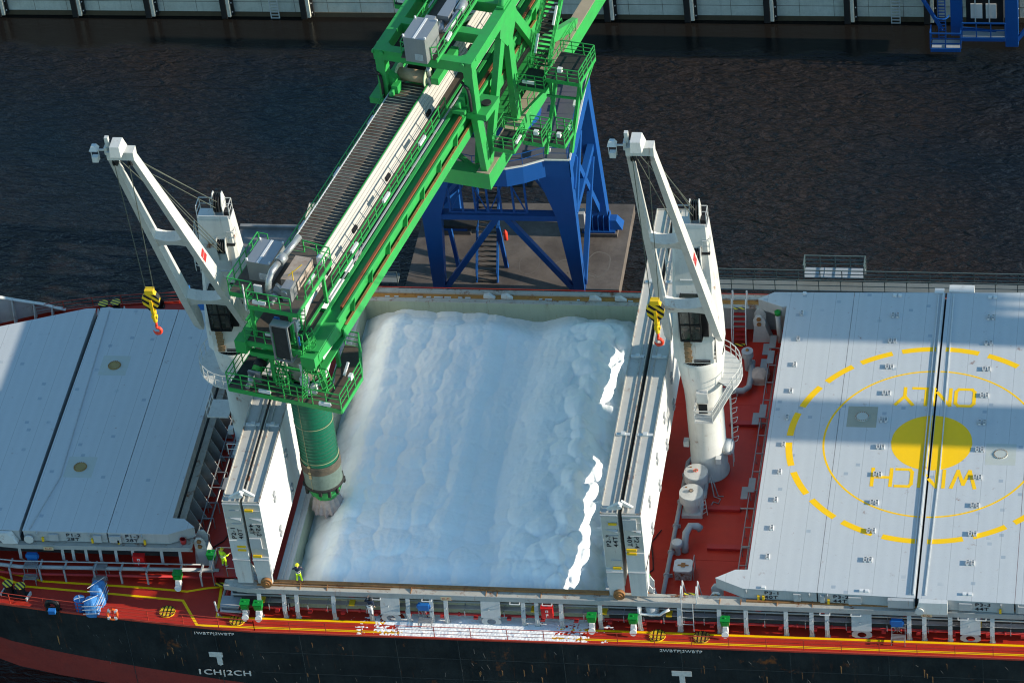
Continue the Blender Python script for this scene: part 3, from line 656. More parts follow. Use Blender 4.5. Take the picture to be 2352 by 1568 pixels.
# container sockets
def sockets(parent,x,dbl,y0=5.9,y1=32.7,n=10):
    for k in range(n):
        y=y0+(y1-y0)*k/(n-1)
        for dx in ((-.18,.18) if dbl else (0,)):
            x0=x+dx; b=MB()
            for q_ in range(4): b.box(x0-.115,x0+.115,y-.25+q_*.155,y-.215+q_*.155,ZT,ZT+.14)
            b.box(x0-.125,x0-.09,y-.25,y+.25,ZT,ZT+.14); b.box(x0+.09,x0+.125,y-.25,y+.25,ZT,ZT+.14); b.build('container_socket',white,parent,world=True)
            b=MB(); b.box(x0-.085,x0+.085,y-.21,y+.21,ZT,ZT+.05); b.build('socket_hole',blackm,parent,world=True)  # black block stands in for the shade inside the socket
    for dx in ((-.2,.2) if dbl else (0,)):
        for yy in (2.75,35.05): b=MB(); b.box(x+dx-.13,x+dx+.13,yy-.13,yy+.13,ZT,ZT+.13); b.build('container_socket',white,parent,world=True)
sockets(c31,18.05,False); sockets(c32,25.2,True); sockets(c33,32.45,True)
# winching circle painted across two covers, at (28.9,18.55)
CX,CY=28.9,18.45
def onc(x): 
    return c31 if x<j1 else c32 if x<j2-.03 else c33 if x<j3 else c34
parts={}
def cell(key): return parts.setdefault(key,MB())
def ringseg(r0,r1,a0,a1,dz=.004,st=R(1.0)):
    n=max(1,int(abs(a1-a0)/st))
    for i in range(n):
        t0=a0+(a1-a0)*i/n; t1=a0+(a1-a0)*(i+1)/n; xm=CX+(r0+r1)/2*math.cos((t0+t1)/2)
        if j2-.11<xm<j2+.04: continue
        q_=[(CX+r_*math.cos(t),CY+r_*math.sin(t),ZT+dz) for r_,t in ((r0,t0),(r1,t0),(r1,t1),(r0,t1))]
        cell(onc(xm)).add(q_,[(0,1,2,3)])
for k in range(20): a=R(9+k*18)-R(7.0); ringseg(10.22,10.72,a,a+R(14.0))
ringseg(7.85,8.0,0,2*PI)
n=60
for i in range(n):   # solid dot, as vertical strips
    x0=CX-2.98+5.96*i/n; x1=CX-2.98+5.96*(i+1)/n; 
    if x1>j2-.11 and x0<j2+.04: continue
    h0=math.sqrt(max(0,2.98**2-(x0-CX)**2)); h1=math.sqrt(max(0,2.98**2-(x1-CX)**2))
    cell(onc((x0+x1)/2)).add([(x0,CY-h0,ZT+.005),(x1,CY-h1,ZT+.005),(x1,CY+h1,ZT+.005),(x0,CY+h0,ZT+.005)],[(0,1,2,3)])
for par,mb in parts.items(): mb.build('winching_circle_marking',pyellow,par,world=True)
# lettering WINCH ONLY drawn with strokes (reads from the far side)
def strokes(spec,cy,H,wd):
    G={'W':[[(0,1),(.25,0),(.5,.8),(.75,0),(1,1)]],'I':[[(.5,0),(.5,1)]],'N':[[(0,0),(0,1),(1,0),(1,1)]],'C':[[(1,1),(.15,1),(0,.85),(0,.15),(.15,0),(1,0)]],'H':[[(0,0),(0,1)],[(1,0),(1,1)],[(0,.5),(1,.5)]],
       'O':[[(.15,0),(.85,0),(1,.15),(1,.85),(.85,1),(.15,1),(0,.85),(0,.15),(.15,0)]],'L':[[(0,1),(0,0),(1,0)]],'Y':[[(0,1),(.5,.5),(1,1)],[(.5,.5),(.5,0)]]}
    pc={}; dz=[0]
    for c,xr,w_ in spec:               # xr = world x of the letter's right-hand edge as seen from the ship's bow side
        for st_ in G[c]:
            P=[Vector((-xr+(px_ if c!='I' else 0)*w_,(py_-.5)*H,0)) for px_,py_ in st_]
            for a,b_ in zip(P,P[1:]):
                nn=(b_-a).normalized(); pp=Vector((-nn.y,nn.x,0))*wd/2; L_=(b_-a).length; m_=1 if abs(nn.x)<.05 else max(1,int(L_/.2)); e=nn*wd*.4
                for i in range(m_):
                    u=a+(b_-a)*i/m_-(e if i==0 else e*0); v_=a+(b_-a)*(i+1)/m_+(e if i==m_-1 else e*0)
                    q_=[u-pp,v_-pp,v_+pp,u+pp]; dz[0]+=1; q_=[(-p.x,cy-p.y,ZT+.006+.0011*(dz[0]%7)) for p in q_]; xm=sum(p[0] for p in q_)/4
                    if j2-.11<xm<j2+.04: continue
                    pc.setdefault(onc(xm),MB()).add(q_,[(0,1,2,3)])
    for par,mb in pc.items(): mb.build('winching_lettering',pyellow,par,world=True)
strokes((('W',32.3,1.69),('I',30.03,.2),('N',29.54,1.26),('C',27.7,1.13),('H',26.2,1.35)),14.6,1.8,.27); strokes((('O',31.72,1.36),('N',29.95,1.24),('L',28.16,.98),('Y',27.2,1.25)),23.5,1.85,.27)
# manholes
def manhole(par,x,y,m1=hatchman,m2=primer):
    b=MB(); b.box(x-1.1,x+1.1,y-1.15,y+1.15,ZT+.001,ZT+.004); b.build('primer_patch',m2,par,world=True)
    b=MB(); b.lathe([(0,ZT+.05),(.5,ZT+.05),(.52,ZT+.004)],(x,y),20,False); b.build('manhole',m1,par,world=True)
    b=MB(); 
    for k in range(20): t=2*PI*k/20; b.box(x+.47*math.cos(t)-.03,x+.47*math.cos(t)+.03,y+.47*math.sin(t)-.03,y+.47*math.sin(t)+.03,ZT+.05,ZT+.08)
    b.build('bolts',rustm,par,world=True)
manhole(c12,-34.6,24.8); manhole(c12,-34.6,13.2); manhole(c32,23.6,21.1,primer,paint('tan_primer',(.34,.34,.27),.6,.3)); manhole(c33,34.0,17.4,primer,primer)
# lettering on the cover ends
lett=paint('black_lettering',(.02,.02,.025),.5,.1)
def endtext(par,s1,s2,x,y,z):
    M=lambda zz:frame((x-par.location.x,y-.012-par.location.y,zz-par.location.z),(1,0,0),(0,0,1))
    text(s1,.42,'marking',lett,par,M(z+.05),.004,'LEFT',1.35); text(s2,.42,'marking',lett,par,M(z-.36),.004,'LEFT',1.35)
endtext(c31,'P3-1','40T',18.1,nY(18.1),3.05); endtext(c32,'P3-2','44T',23.0,nY(23.2),3.05); endtext(c33,'P3-3','44T',33.0,nY(33),3.05)
endtext(c12,'P1-2','28T',-34.1,6.17,3.05); endtext(c13,'P1-3','28T',-29.6,6.22,3.05)
def trim(par,x0,x1,yf,yel,boxes=(),fins=()):
    b=MB()
    for x in fins: y=yf(x); b.slab([(x,y,3.5),(x,y-.16,3.45),(x,y,3.0)],(.06,0,0))
    for x,wd in boxes: y=yf(x); b.box(x,x+wd,y-.14,y,2.7,3.35)
    b.build('end_brackets',covers,par,world=True)
    b=MB()
    for x in yel: y=yf(x); b.box(x,x+.15,y-.14,y+.02,2.6,2.98)
    b.build('yellow_lugs',yellow2,par,world=True)
trim(c31,16,21,nY,(17.6,17.95),((20.2,.5),),(16.8,21.3)); trim(c32,0,0,nY,(22.6,27.2),((24.1,.9),(22.1,.3)),(22.6,27.1)); trim(c33,0,0,nY,(30.6,34.7),((31.9,.9),),(30.6,34.8)); trim(c34,0,0,nY,(37.0,),((36.0,.7),),(36.0,))
oy=lambda x:6.17
trim(c12,0,0,oy,(-36,-32.2),((-35.4,.7),(-32.0,.6)),(-36.3,-32.3)); trim(c13,0,0,oy,(-30.2,-28.2),((-30.8,.9),),(-28.3,))
trim(c11,0,0,lambda x:6.25,(),((-41,1.6),),(-39.,))
b=MB(); b.hexa([(28.75,nY(29)-.55,2.55),(31.1,nY(29)-.55,2.55),(31.1,nY(29),2.55),(28.9,nY(29),2.55)],[(29.1,nY(29)-.45,3.54),(31.1,nY(29)-.45,3.54),(31.1,nY(29),3.54),(29.1,nY(29),3.54)]); b.build('wheel_arm',shipwhite,c33,world=True)
b=MB(); b.disc((29.15,nY(29)-.6,2.85),.3,(0,1,0),.12,14); b.build('wheel',shipwhite,c33,world=True)
b=MB(); b.box(26.9,28.7,nY(28)-.28,nY(28),2.75,3.5); b.build('end_brackets',covers,c32,world=True)
b=MB(); b.disc((-36.95,5.95,2.9),.36,(0,1,0),.16,16); b.build('wheel',shipwhite,c12,world=True)
b=MB(); b.hexa([(-38.9,5.7,2.6),(-37.8,5.7,2.6),(-37.8,6.15,2.6),(-39.4,6.15,2.6)],[(-39.6,5.8,3.5),(-38.6,5.9,3.5),(-38.2,6.15,3.5),(-39.6,6.15,3.5)]); b.build('hinge_arm',shipwhite,c11,world=True)
# hinge stands on deck
def stand(name,label,x,y,s=1,z=0,h=1.6):
    t=thing(name,label,'hinge stand',(x,y,z)); 
    b=MB(); b.hexa([(-.6,-.45,0),(.9 if s>0 else .6,-.45,0),(.9 if s>0 else .6,.45,0),(-.6,.45,0)],[(-.42,-.4,h),(.45,-.4,h),(.45,.4,h),(-.42,.4,h)]); b.build('pedestal',covers,t)
    b=MB(); 
    for dy in (-.42,.42): b.slab([(-.42,dy,h),(.42,dy,h),(.45,dy,h+.6),(.2,dy,h+1.05),(-.2,dy,h+1.05),(-.45,dy,h+.6)],(0,.08,0))
    b.build('hinge_plate',shipwhite,t)
    b=MB(); b.disc((0,-.5,h+.75),.17,(0,1,0),.12,12); b.disc((0,-.5,h+.25),.17,(0,1,0),.12,12); b.build('pin',rustm,t)
    return t
stand('hinge_stand','rust streaked hinge stand at the near left corner of cover P3-1',14.55,3.45)
stand('hinge_stand','tall hinge stand at the far left corner of cover P3-1',14.6,33.8)
stand('hinge_stand','hinge stand under the near end of folded panel P2-4',9.6,3.4,1,.0,2.2)
stand('hinge_stand','round faced hinge stand under the near end of panel P2-1',-19.8,3.4,1,.0,2.2)
stand('hinge_stand','hinge stand at the near right ear of cover P1-3, beside a red bucket',-24.2,7.2,1,0,1.7)
b=MB(); b.lathe([(.05,0),(.2,0),(.26,.42),(.2,.42)],(0,0),14); 
t=thing('bucket','red bucket beside the hinge of cover P1-3','bucket',(-25.3,6.5,2.47)); b.build('shell',redpaint,t); b=MB(); b.tube([(.24*math.cos(a/6*PI),0,.42+.25*math.sin(a/6*PI)) for a in range(7)],.02,5); b.build('handle',thinp,t)
# ---------------------------------------------------------------- folded upright panels of hold 2
def folded(x0,x1,side,label,mark,flip):
    # side=+1 : weather face looks to +x ; -1 : to -x. panel stands on its edge, y 2.3..36.6
    y0,y1=2.35,36.3; zt=10.75; short=mark in ('P2-1','P2-4'); zb=5.2 if short else 3.6
    t=thing('folded_hatch_cover',label,'hatch cover',((x0+x1)/2,18.65,zb),0,'hatch cover panels folded upright at the open hold')
    b=MB(); f=x1 if side>0 else x0; g=x0 if side>0 else x1
    b.box(min(f,f-side*.05),max(f,f-side*.05),y0,y1,zb,zt); b.build('weather_face',panelw,t,world=True)
    b=MB(); k=x0+.05 if side<0 else x0; k1=x1-.05 if side>0 else x1
    b.box(k,k1,y0+.02,y1-.02,zb+.05,zt-.10); b.build('web_box',webc,t,world=True)
    b=MB()  # rim around the top channel
    b.box(x0,x0+.07,y0,y1,zt-.10,zt+.02); b.box(x1-.07,x1,y0,y1,zt-.10,zt+.02); b.box(x0+.07,x1-.07,y0,y0+.07,zt-.10,zt+.0); b.box(x0+.07,x1-.07,y1-.07,y1,zt-.10,zt)
    b.box(x0+.34 if side>0 else x1-.42,x0+.42 if side>0 else x1-.34,y0+.1,y1-.1,zt-.10,zt-.02)
    b.build('rim',coamtop,t,world=True)
    if short:
        for ya,s_ in ((y0,1),(y1,-1)): b=MB(); b.slab([(f,ya,zb+.3),(f,ya,3.3),(f,ya+s_*.6,3.3),(f,ya+s_*1.7,zb+.3)],(-side*.9,0,0)); b.build('hinge_arm',panelw,t,world=True,fix=True)
    b=MB()
    for yy in (10.5,19,27.5): b.box(x0+.12,x1-.12,yy,yy+.25,zt-.10,zt+.02); b.box((x0+x1)/2-.15,(x0+x1)/2+.15,yy-.05,yy+.3,zt+.02,zt+.12)
    b.build('hinge_lugs',shipwhite,t,world=True)
    b=MB()
    for yy in (5.9,10.4,14.8,19.2,23.6,28,32.4):
        for zz in ((5.6,8.2) if short else (4.2,7.6)): 
            for dz in (0,.55): b.box(min(f,f+side*.13),max(f,f+side*.13),yy-.22,yy+.22,zz+dz,zz+dz+.3)
    b.build('sockets',steel,t,world=True)
    # end face details
    b=MB(); ye=y0
    b.box(x0+.02,x1-.02,ye-.12,ye,zt-.22,zt-.12); b.box(x0+.02,x1-.02,ye-.2,ye,5.1,5.18)
    for zz in (9.2,) : b.slab([(x0+.25,ye,zz),(x1-.1,ye,zz),(x1-.1,ye-.2,zz-.1)],(0,0,-.08))
    for zz in (8.6,9.9,6.2): b.box(x0+.45,x1-.1,ye-.07,ye,zz,zz+.05)
    if mark in ('P2-2','P2-4'): 
        zz=6.3 if mark=='P2-2' else 9.3; b.box(x0+.05,x1-.35,ye-.16,ye,zz,zz+1.0)
    b.build('end_brackets',covers,t,world=True)
    b=MB(); zz={'P2-1':(6.35,6.0),'P2-2':(9.9,5.4),'P2-3':(9.7,5.4),'P2-4':(7.2,6.85)}[mark]
    for z_ in zz: b.box(x0+.55 if side<0 else x0+.1,x1-.12 if side<0 else x1-.55,ye-.13,ye,z_,z_+.18)
    b.build('yellow_lugs',yellow2,t,world=True)
    zb_=3.15
    b=MB(); b.hexa([(x0+.1,ye-.05,zb_-.4),(x1-.1,ye-.05,zb_-.4),(x1-.1,ye+.25,zb_-.4),(x0+.1,ye+.25,zb_-.4)],[(x0+.02,ye-.09,zb+1.8),(x1-.02,ye-.09,zb+1.8),(x1-.02,ye+.3,zb+1.8),(x0+.02,ye+.3,zb+1.8)]); b.build('hinge_arm',shipwhite,t,world=True)
    ax=(0,0,1) if flip>0 else (0,0,-1); ay=(-1,0,0) if flip>0 else (1,0,0)
    X=(x0+x1)/2; o1=X-.05 if flip>0 else X+.05; o2=X+.45 if flip>0 else X-.45
    for s_,ox in ((mark,o1),('40T' if mark in('P2-1','P2-4') else '44T',o2)):
        z_=7.1 if flip>0 else 8.6
        if mark=='P2-4': z_=8.6
        if mark=='P2-3': z_=7.5
        text(s_,.46,'marking',lett,t,frame((ox-t.location.x,ye-.014-18.65,z_-zb),ax,ay),.004,'LEFT',1.3)
    return t
p1=folded(-20.35,-19.05,-1,'upright hatch panel marked P2-1, the left of the pair left of the salt','P2-1',1)
p2=folded(-18.85,-17.6,1,'upright hatch panel marked P2-2 whose bright face borders the salt','P2-2',-1)
p3=folded(6.95,8.2,-1,'upright hatch panel marked P2-3 along the right side of the salt','P2-3',1)
p4=folded(8.5,9.85,1,'upright hatch panel marked P2-4 beside the red cross deck','P2-4',-1)
for (par,xx,dx) in ((p2,-18.1,1),(p3,7.75,1)):
    b=MB(); b.disc((xx,2.15,2.98),.42,(0,1,0),.25,20); b.disc((xx,2.0,2.98),.25,(0,1,0),.1,16); b.disc((xx,1.93,2.98),.1,(0,1,0),.1,10); b.build('track_wheel',rustm,par,world=True)
for (par,xx) in ((p1,-18.95),(p3,8.35)):
    b=MB(); b.slab([(xx-.9,2.7,10.55),(xx-.2,2.7,10.75),(xx+.2,2.7,11.2),(xx-.1,2.7,11.35),(xx-.5,2.7,11.1),(xx-.95,2.7,10.8)],(0,.25,0)); b.slab([(xx+.9,3.0,10.7),(xx+.1,3.0,11.3),(xx-.1,3.0,11.0),(xx+.5,3.0,10.7)],(0,.2,0)); b.disc((xx,2.62,11.12),.16,(0,1,0),.2,12); b.build('fold_hinge',shipwhite,par,world=True)
# hydraulic cylinder
t=thing('hydraulic_cylinder','pale hydraulic cylinder with green cap below panel P2-4','cylinder',(8.3,3.1,.4)); b=MB(); b.tube([(0,0,0),(1.2,.4,3.0)],.24,14); b.build('barrel',covers,t); b=MB(); b.tube([(1.2,.4,3.0),(1.32,.44,3.3)],.28,14); b.build('cap',greend,t)
t=thing('hydraulic_cylinder','pale hydraulic cylinder with green cap beside the far P3-1 hinge stand','cylinder',(16.2,33.0,.4)); b=MB(); b.tube([(0,0,0),(-.1,.3,2.5)],.2,14); b.build('barrel',covers,t); b=MB(); b.tube([(-.1,.3,2.5),(-.11,.33,2.8)],.24,14); b.build('cap',greend,t)
# ================================================================ deck cranes
def make_crane(label,x,plat_side,tz=43.0,group='white ship deck cranes with raised jibs'):
    t=thing('deck_crane',label,'deck crane',(x,18.7,0),0,group); s=plat_side
    b=MB(); b.lathe([(1.46,0.01),(1.46,.15),(1.37,.2),(1.38,7.0),(1.42,8.2),(1.76,11.3),(1.80,11.75),(1.74,11.8)],n=40); b.build('pedestal',cranewhite,t)
    b=MB(); b.lathe([(1.5,11.8),(1.62,11.8),(1.62,12.1),(1.5,12.1)],n=40,smooth=False)
    for k in range(56): a=2*PI*k/56; b.bar((1.6*math.cos(a),1.6*math.sin(a),11.95),(1.76*math.cos(a),1.76*math.sin(a),11.95),.10,.26)
    b.build('slewing_ring',blackm,t)
    # manhole and box on the pedestal
    b=MB(); b.tube([(1.0,-.95,2.4),(1.75,-.95*1.35,2.4)],.42,18) if False else b.tube([(1.2,-.2,2.6),(1.78,-.25,2.6)],.62,20); b.tube([(1.78,-.25,2.6),(1.9,-.26,2.6)],.5,20); b.box(.7,1.1,-1.55,-1.1,2.0,2.5); b.box(-1.75,-1.35,-.6,-.1,2.8,3.3); b.build('access_covers',shipwhite,t)
    # house: tapering tower
    b=MB(); 
    def sec(z,wx,y0,y1,ch): return [(-wx+ch,y0,z),(wx-ch,y0,z),(wx,y0+ch,z),(wx,y1,z),(-wx,y1,z),(-wx,y0+ch,z)]
    secs=[sec(12.1,1.72,-1.75,1.55,.55),sec(14.0,1.72,-1.6,1.55,.5),sec(18.5,1.55,-.35,1.5,.25),sec(23.2,1.25,.15,1.35,.15)]
    vs=[p for q_ in secs for p in q_]; fs=[(i*6+k,i*6+(k+1)%6,(i+1)*6+(k+1)%6,(i+1)*6+k) for i in range(3) for k in range(6)]+[tuple(range(6))[::-1],tuple(range(18,24))]
    b.add(vs,fs); b.build('tower',cranewhite,t)
    b=MB(); b.box(-.95,.95,-.42,-.30,18.7,18.8); b.box(-1.1,1.1,.13,.2,23.2,23.5); b.box(-1.25,1.25,.2,1.35,23.2,23.26); b.build('top_plate',shipwhite,t)
    # driver's cab
    b=MB(); cz0,cz1=14.6,17.7; y0,y1=-2.2,-.6; x0,x1=-.95,.55
    for (a,c_) in (((x0,y0,cz0),(x1,y0,cz0)),((x0,y0,cz1),(x1,y0,cz1)),((x0,y0,cz0),(x0,y0,cz1)),((x1,y0,cz0),(x1,y0,cz1)),((x0,y1,cz1),(x0,y0,cz1)),((x1,y1,cz1),(x1,y0,cz1)),((x0,y1,cz0),(x0,y0,cz0)),((x1,y1,cz0),(x1,y0,cz0)),((x0,y0,16.1),(x1,y0,16.1)),((-.2,y0,cz0),(-.2,y0,cz1)),((x1,-1.4,cz0),(x1,-1.4,cz1))): b.bar(a,c_,.09)
    b.box(x0,x1,y1-.05,y1,cz0,cz1); b.box(x0,x1,y0,y1,cz0-.1,cz0); b.box(x1,x1+.45,-1.6,-.5,cz0-.1,cz1+.1); b.build('cab_frame',blackm,t)
    b=MB(); b.box(x0+.04,x1-.04,y0+.03,y0+.05,cz0,cz1); b.box(x0+.02,x0+.04,y0+.06,y1,cz0,cz1); b.box(x1-.04,x1-.02,y0+.06,y1,cz0,cz1); b.box(x0,x1,y0,y1,cz1-.03,cz1); b.build('cab_glass',glass,t)
    b=MB(); b.box(-.8,-.35,-1.9,-1.5,cz0+.02,cz0+.6); b.box(.1,.4,-1.9,-1.2,cz0+.02,cz0+.8); b.box(-.4,.0,-1.4,-1.0,cz0+.05,cz0+1.3); b.build('cab_interior',tarpw,t)
    b=MB()   # boarded steps below the cab
    for k in range(11): z=12.25+k*.2; y=-1.80+max(0,(z-14))*.1; b.box(-.85+.03*(k%2),-.35+.04*(k%3),y-.08,y+.02,z,z+.12)
    b.build('boarded_steps',wood,t)
    b=MB(); b.ladder((1.15,-1.72,12.2),(1.15,-1.0,16.6),(1,0,0),.5,.06); b.box(-.2,1.0,-1.85,-1.78,12.25,12.3); b.box(-.2,1.0,-1.85,-1.78,12.4,12.45); b.build('ladder',blackm,t)
    # platform ring with railing
    b=MB(); a0,a1=(R(-35),R(110)) if s>0 else (R(120),R(285)); n=12
    zp=9.6
    ringp=[(3.0*math.cos(a0+(a1-a0)*k/n),3.0*math.sin(a0+(a1-a0)*k/n)) for k in range(n+1)]; inn=[(1.45*math.cos(a0+(a1-a0)*k/n),1.45*math.sin(a0+(a1-a0)*k/n)) for k in range(n+1)]
    b.add([(x_,y_,zp) for x_,y_ in ringp+inn]+[(x_,y_,zp-.12) for x_,y_ in ringp+inn],[f for k in range(n) for f in ((k,k+1,n+1+k+1,n+1+k),(2*n+2+k,3*n+3+k,3*n+3+k+1,2*n+2+k+1),(k,2*n+2+k,2*n+2+k+1,k+1))]); 
    b.build('platform',cranewhite,t,fix=True)
    b=MB(); b.rail([(x_*.98,y_*.98,zp) for x_,y_ in ringp],1.1,1.2,.055)
    if s>0:
        P=[(3.0*math.cos(a0),3.0*math.sin(a0),zp),(.95,-2.9,7.4),(-.35,-2.9,7.4),(-.35,-1.4,7.4)]; b.rail(P,1.05,.9,.055)
    b.build('platform_railing',cranewhite,t)
    b=MB()
    if s>0:
        b.box(-.4,1.0,-2.95,-1.3,7.3,7.4); b.slab([(1.0,-2.9,7.35),(2.5,-1.75,9.55),(2.1,-1.3,9.55),(.7,-2.2,7.35)],(0,0,.08)); b.box(-.25,.55,-1.95,-1.4,8.4,9.3)
        b.build('lower_landing',cranewhite,t)
        b=MB(); b.box(-.15,.5,-2.0,-1.95,7.45,8.3); b.build('louvre_box',blackm,t)
        b=MB(); p0=Vector((1.75,.4,.3)); p1=Vector((1.95,.2,9.5)); b.ladder(p0,p1,(0,1,0),.5,.06); 
        for k in range(7): z=2.5+k*1.0; c0=p0.lerp(p1,z/9.5); b.path([c0+Vector((0,-.3,0)),c0+Vector((.42,-.3,.3)),c0+Vector((.45,.2,.3)),c0+Vector((0,.3,0))],.035)
        b.build('pedestal_ladder',cranewhite,t)
    else:
        b.slab([(-2.9,-1.2,5.0),(-2.9,.8,5.0),(-1.3,.8,5.0),(-1.3,-1.2,5.0)],(0,0,.1)); b.slab([(-.9,-3.0,2.9),(1.0,-3.0,2.9),(1.0,-1.2,2.9),(-.9,-1.2,2.9)],(0,0,.1)); b.build('lower_landing',cranewhite,t)
        b=MB(); b.rail([(-1.2,-3.0,3.0),(1.0,-3.0,3.0)],1.05,.8,.055); b.rail([(-2.9,.8,5.1),(-2.9,-1.2,5.1)],1.0,.9,.055); b.build('landing_railing',white,t)
    # jib
    PV=Vector((0,-1.55,14.3)); TP=Vector((0,-16.3,tz)); D=(TP-PV).normalized(); up=Vector((0,-D.z,D.y)).normalized(); up=-up if up.z<0 else up
    def at(u_,side,wd=1): 
        w_=1.84+(.72-1.84)*u_; return PV.lerp(TP,u_)+Vector((side*w_,0,0))
    for sg in (-1,1):
        b=MB(); pts=[(0,.32,.35),(.05,.48,1.0),(.22,.52,1.12),(.56,.46,.98),(1.0,.36,.66)]
        pr=None
        for u_,a,h in pts:
            c_=at(u_,sg); ring_=[c_+Vector((a/2*sx_,0,0))+up*h/2*sy_ for sx_,sy_ in ((-1,-1),(1,-1),(1,1),(-1,1))]
            if pr: b.add(pr+ring_,[(0,1,5,4),(1,2,6,5),(2,3,7,6),(3,0,4,7)])
            pr=ring_
        b.add(pr,[(0,1,2,3)]); b.build('jib_leg',cranewhite,t,fix=True)
    for u_ in (.19,.545):
        b=MB(); A=at(u_,-1); B=at(u_,1); K=8; vs=[]
        for k in range(K+1):
            q_=k/K; p=A.lerp(B,q_); h=.42+.75*(abs(2*q_-1))**2.2; th=.8
            vs+=[p+D*h+up*th/2,p+D*h-up*th/2,p-D*h*.55-up*th/2,p-D*h*.55+up*th/2]
        b.add(vs,[(i*4+k,i*4+(k+1)%4,(i+1)*4+(k+1)%4,(i+1)*4+k) for i in range(K) for k in range(4)]); b.build('jib_cross_beam',cranewhite,t,fix=True)
    b=MB(); H=at(1,0); b.box(-.92,.92,H.y-.35,H.y+.45,H.z-.15,H.z+.5); b.hexa([(-.5,H.y-.9,H.z+.5),(.25,H.y-.9,H.z+.5),(.35,H.y+.5,H.z+.5),(-.6,H.y+.5,H.z+.5)],[(-.5,H.y-.7,H.z+1.2),(.15,H.y-.7,H.z+1.2),(.15,H.y+.4,H.z+1.2),(-.5,H.y+.4,H.z+1.2)]); b.box(-1.05,-.85,H.y-.25,H.y+.25,H.z+.2,H.z+.8); b.box(-.95,-.7,H.y-.1,H.y+.2,H.z+.7,H.z+1.5); b.build('jib_head',cranewhite,t)
    b=MB(); 
    for xx in (-.6,-.42,.42,.6): b.disc((xx,H.y+.1,H.z-.45),.42,(1,0,0),.08,16)
    b.build('head_sheaves',blackm,t)
    b=MB(); b.bar((-1.0,H.y,H.z+.45),(-1.6,H.y,H.z+.45),.10); b.hexa([(-2.1,H.y-.3,H.z+.5),(-1.5,H.y-.3,H.z+.5),(-1.5,H.y+.3,H.z+.5),(-2.1,H.y+.3,H.z+.5)],[(-1.95,H.y-.1,H.z+.8),(-1.65,H.y-.1,H.z+.8),(-1.65,H.y+.2,H.z+.8),(-1.95,H.y+.2,H.z+.8)]); b.box(-2.0,-1.6,H.y-.25,H.y+.1,H.z-.45,H.z-.02); b.bar((-2.06,H.y,H.z-.35),(-2.06,H.y,H.z+.55),.04); b.bar((-1.54,H.y,H.z-.35),(-1.54,H.y,H.z+.55),.04); b.build('floodlight',shipwhite,t)
    # sheaves and railings on the tower top
    for (nm,yy,zz,r_) in (('upper',.9,24.2,.75),('lower',-.05,20.9,.6)):
        b=MB(); 
        for xx in (.15,.32,.49): b.disc((xx,yy,zz),r_,(1,0,0),.1,18)
        b.build('rope_sheave',blackm,t)
        b=MB(); 
        for xx in (.0,.66): b.slab([(xx,yy-.3,zz-1.2),(xx,yy-.55,zz),(xx,yy-.2,zz+r_+.15),(xx,yy+.2,zz+r_+.15),(xx,yy+.6,zz),(xx,yy+.5,zz-1.2)],(.06,0,0))
        b.build('sheave_bracket',cranewhite,t)
    b=MB(); b.rail([(-1.2,.2,23.2),(-1.2,1.3,23.2),(1.2,1.3,23.2),(1.2,.3,23.2)],1.1,.8,.05); b.rail([(.85,-.1,21.2),(1.35,-.1,21.2),(1.35,.6,21.2)],1.0,.6,.05); b.rail([(-1.5,-.4,18.6),(-1.9,-.2,18.6),(-1.8,1.2,20.5)],1.8,1.0,.05,mids=(.33,.66)); b.build('tower_railing',cranewhite,t)
    b=MB(); b.box(.7,1.35,-.2,1.0,21.0,21.15); b.box(.75,1.2,.5,1.1,22.2,23.6); b.build('winch_box',blackm,t)
    # ropes
    b=MB(); 
    for (xx,y_,z_,x2) in ((.2,.35,24.8,.55),(.45,.3,24.7,.4),(.3,.5,23.9,-.3),(.3,-.5,21.3,.6),(.45,-.5,20.6,.42),(.2,-.4,20.6,-.5)): b.bar((xx,y_,z_),(x2,H.y+.2,H.z-.2),.045)
    b.bar((-.5,H.y-.32,H.z-.6),(-.28,-16.2,30.1),.045); b.bar((.5,H.y-.32,H.z-.6),(.28,-16.2,30.1),.045)
    b.build('wire_ropes',darkw,t)
    b=MB(); zz=at(.42,1); q0=at(.47,1)+Vector((.24,0,0)); q1=at(.43,1)+Vector((.24,0,0)); b.slab([q0+up*.3,q0-up*.3,q1-up*.3,q1+up*.3],(.02,0,0)); b.build('warning_sign',redpaint,t,fix=True)
    Mx=Matrix.Identity(4)
    q=at(.452,1)+Vector((.27,0,0)); m_=frame(q-up*.27,up,D); text('DANGER',.15,'warning_text',white,t,m_,.004); q0=at(.425,1)+Vector((.24,0,0)); q1=at(.395,1)+Vector((.24,0,0)); b=MB(); b.slab([q0+up*.3,q0-up*.3,q1-up*.3,q1+up*.3],(.02,0,0)); b.build('warning_sign',white,t,fix=True)
    text('MACGREGOR',.42,'lettering',lett,t,frame((1.52,.9,17.8),(-.05,-.02,1),(0,-1,0)) ,.006)
    return t
cr2=make_crane('tall white deck crane with raised jib right of the salt hold',12.3,1)
cr1=make_crane('tall white deck crane with raised jib left of the green loader',-22.5,-1,42.0)
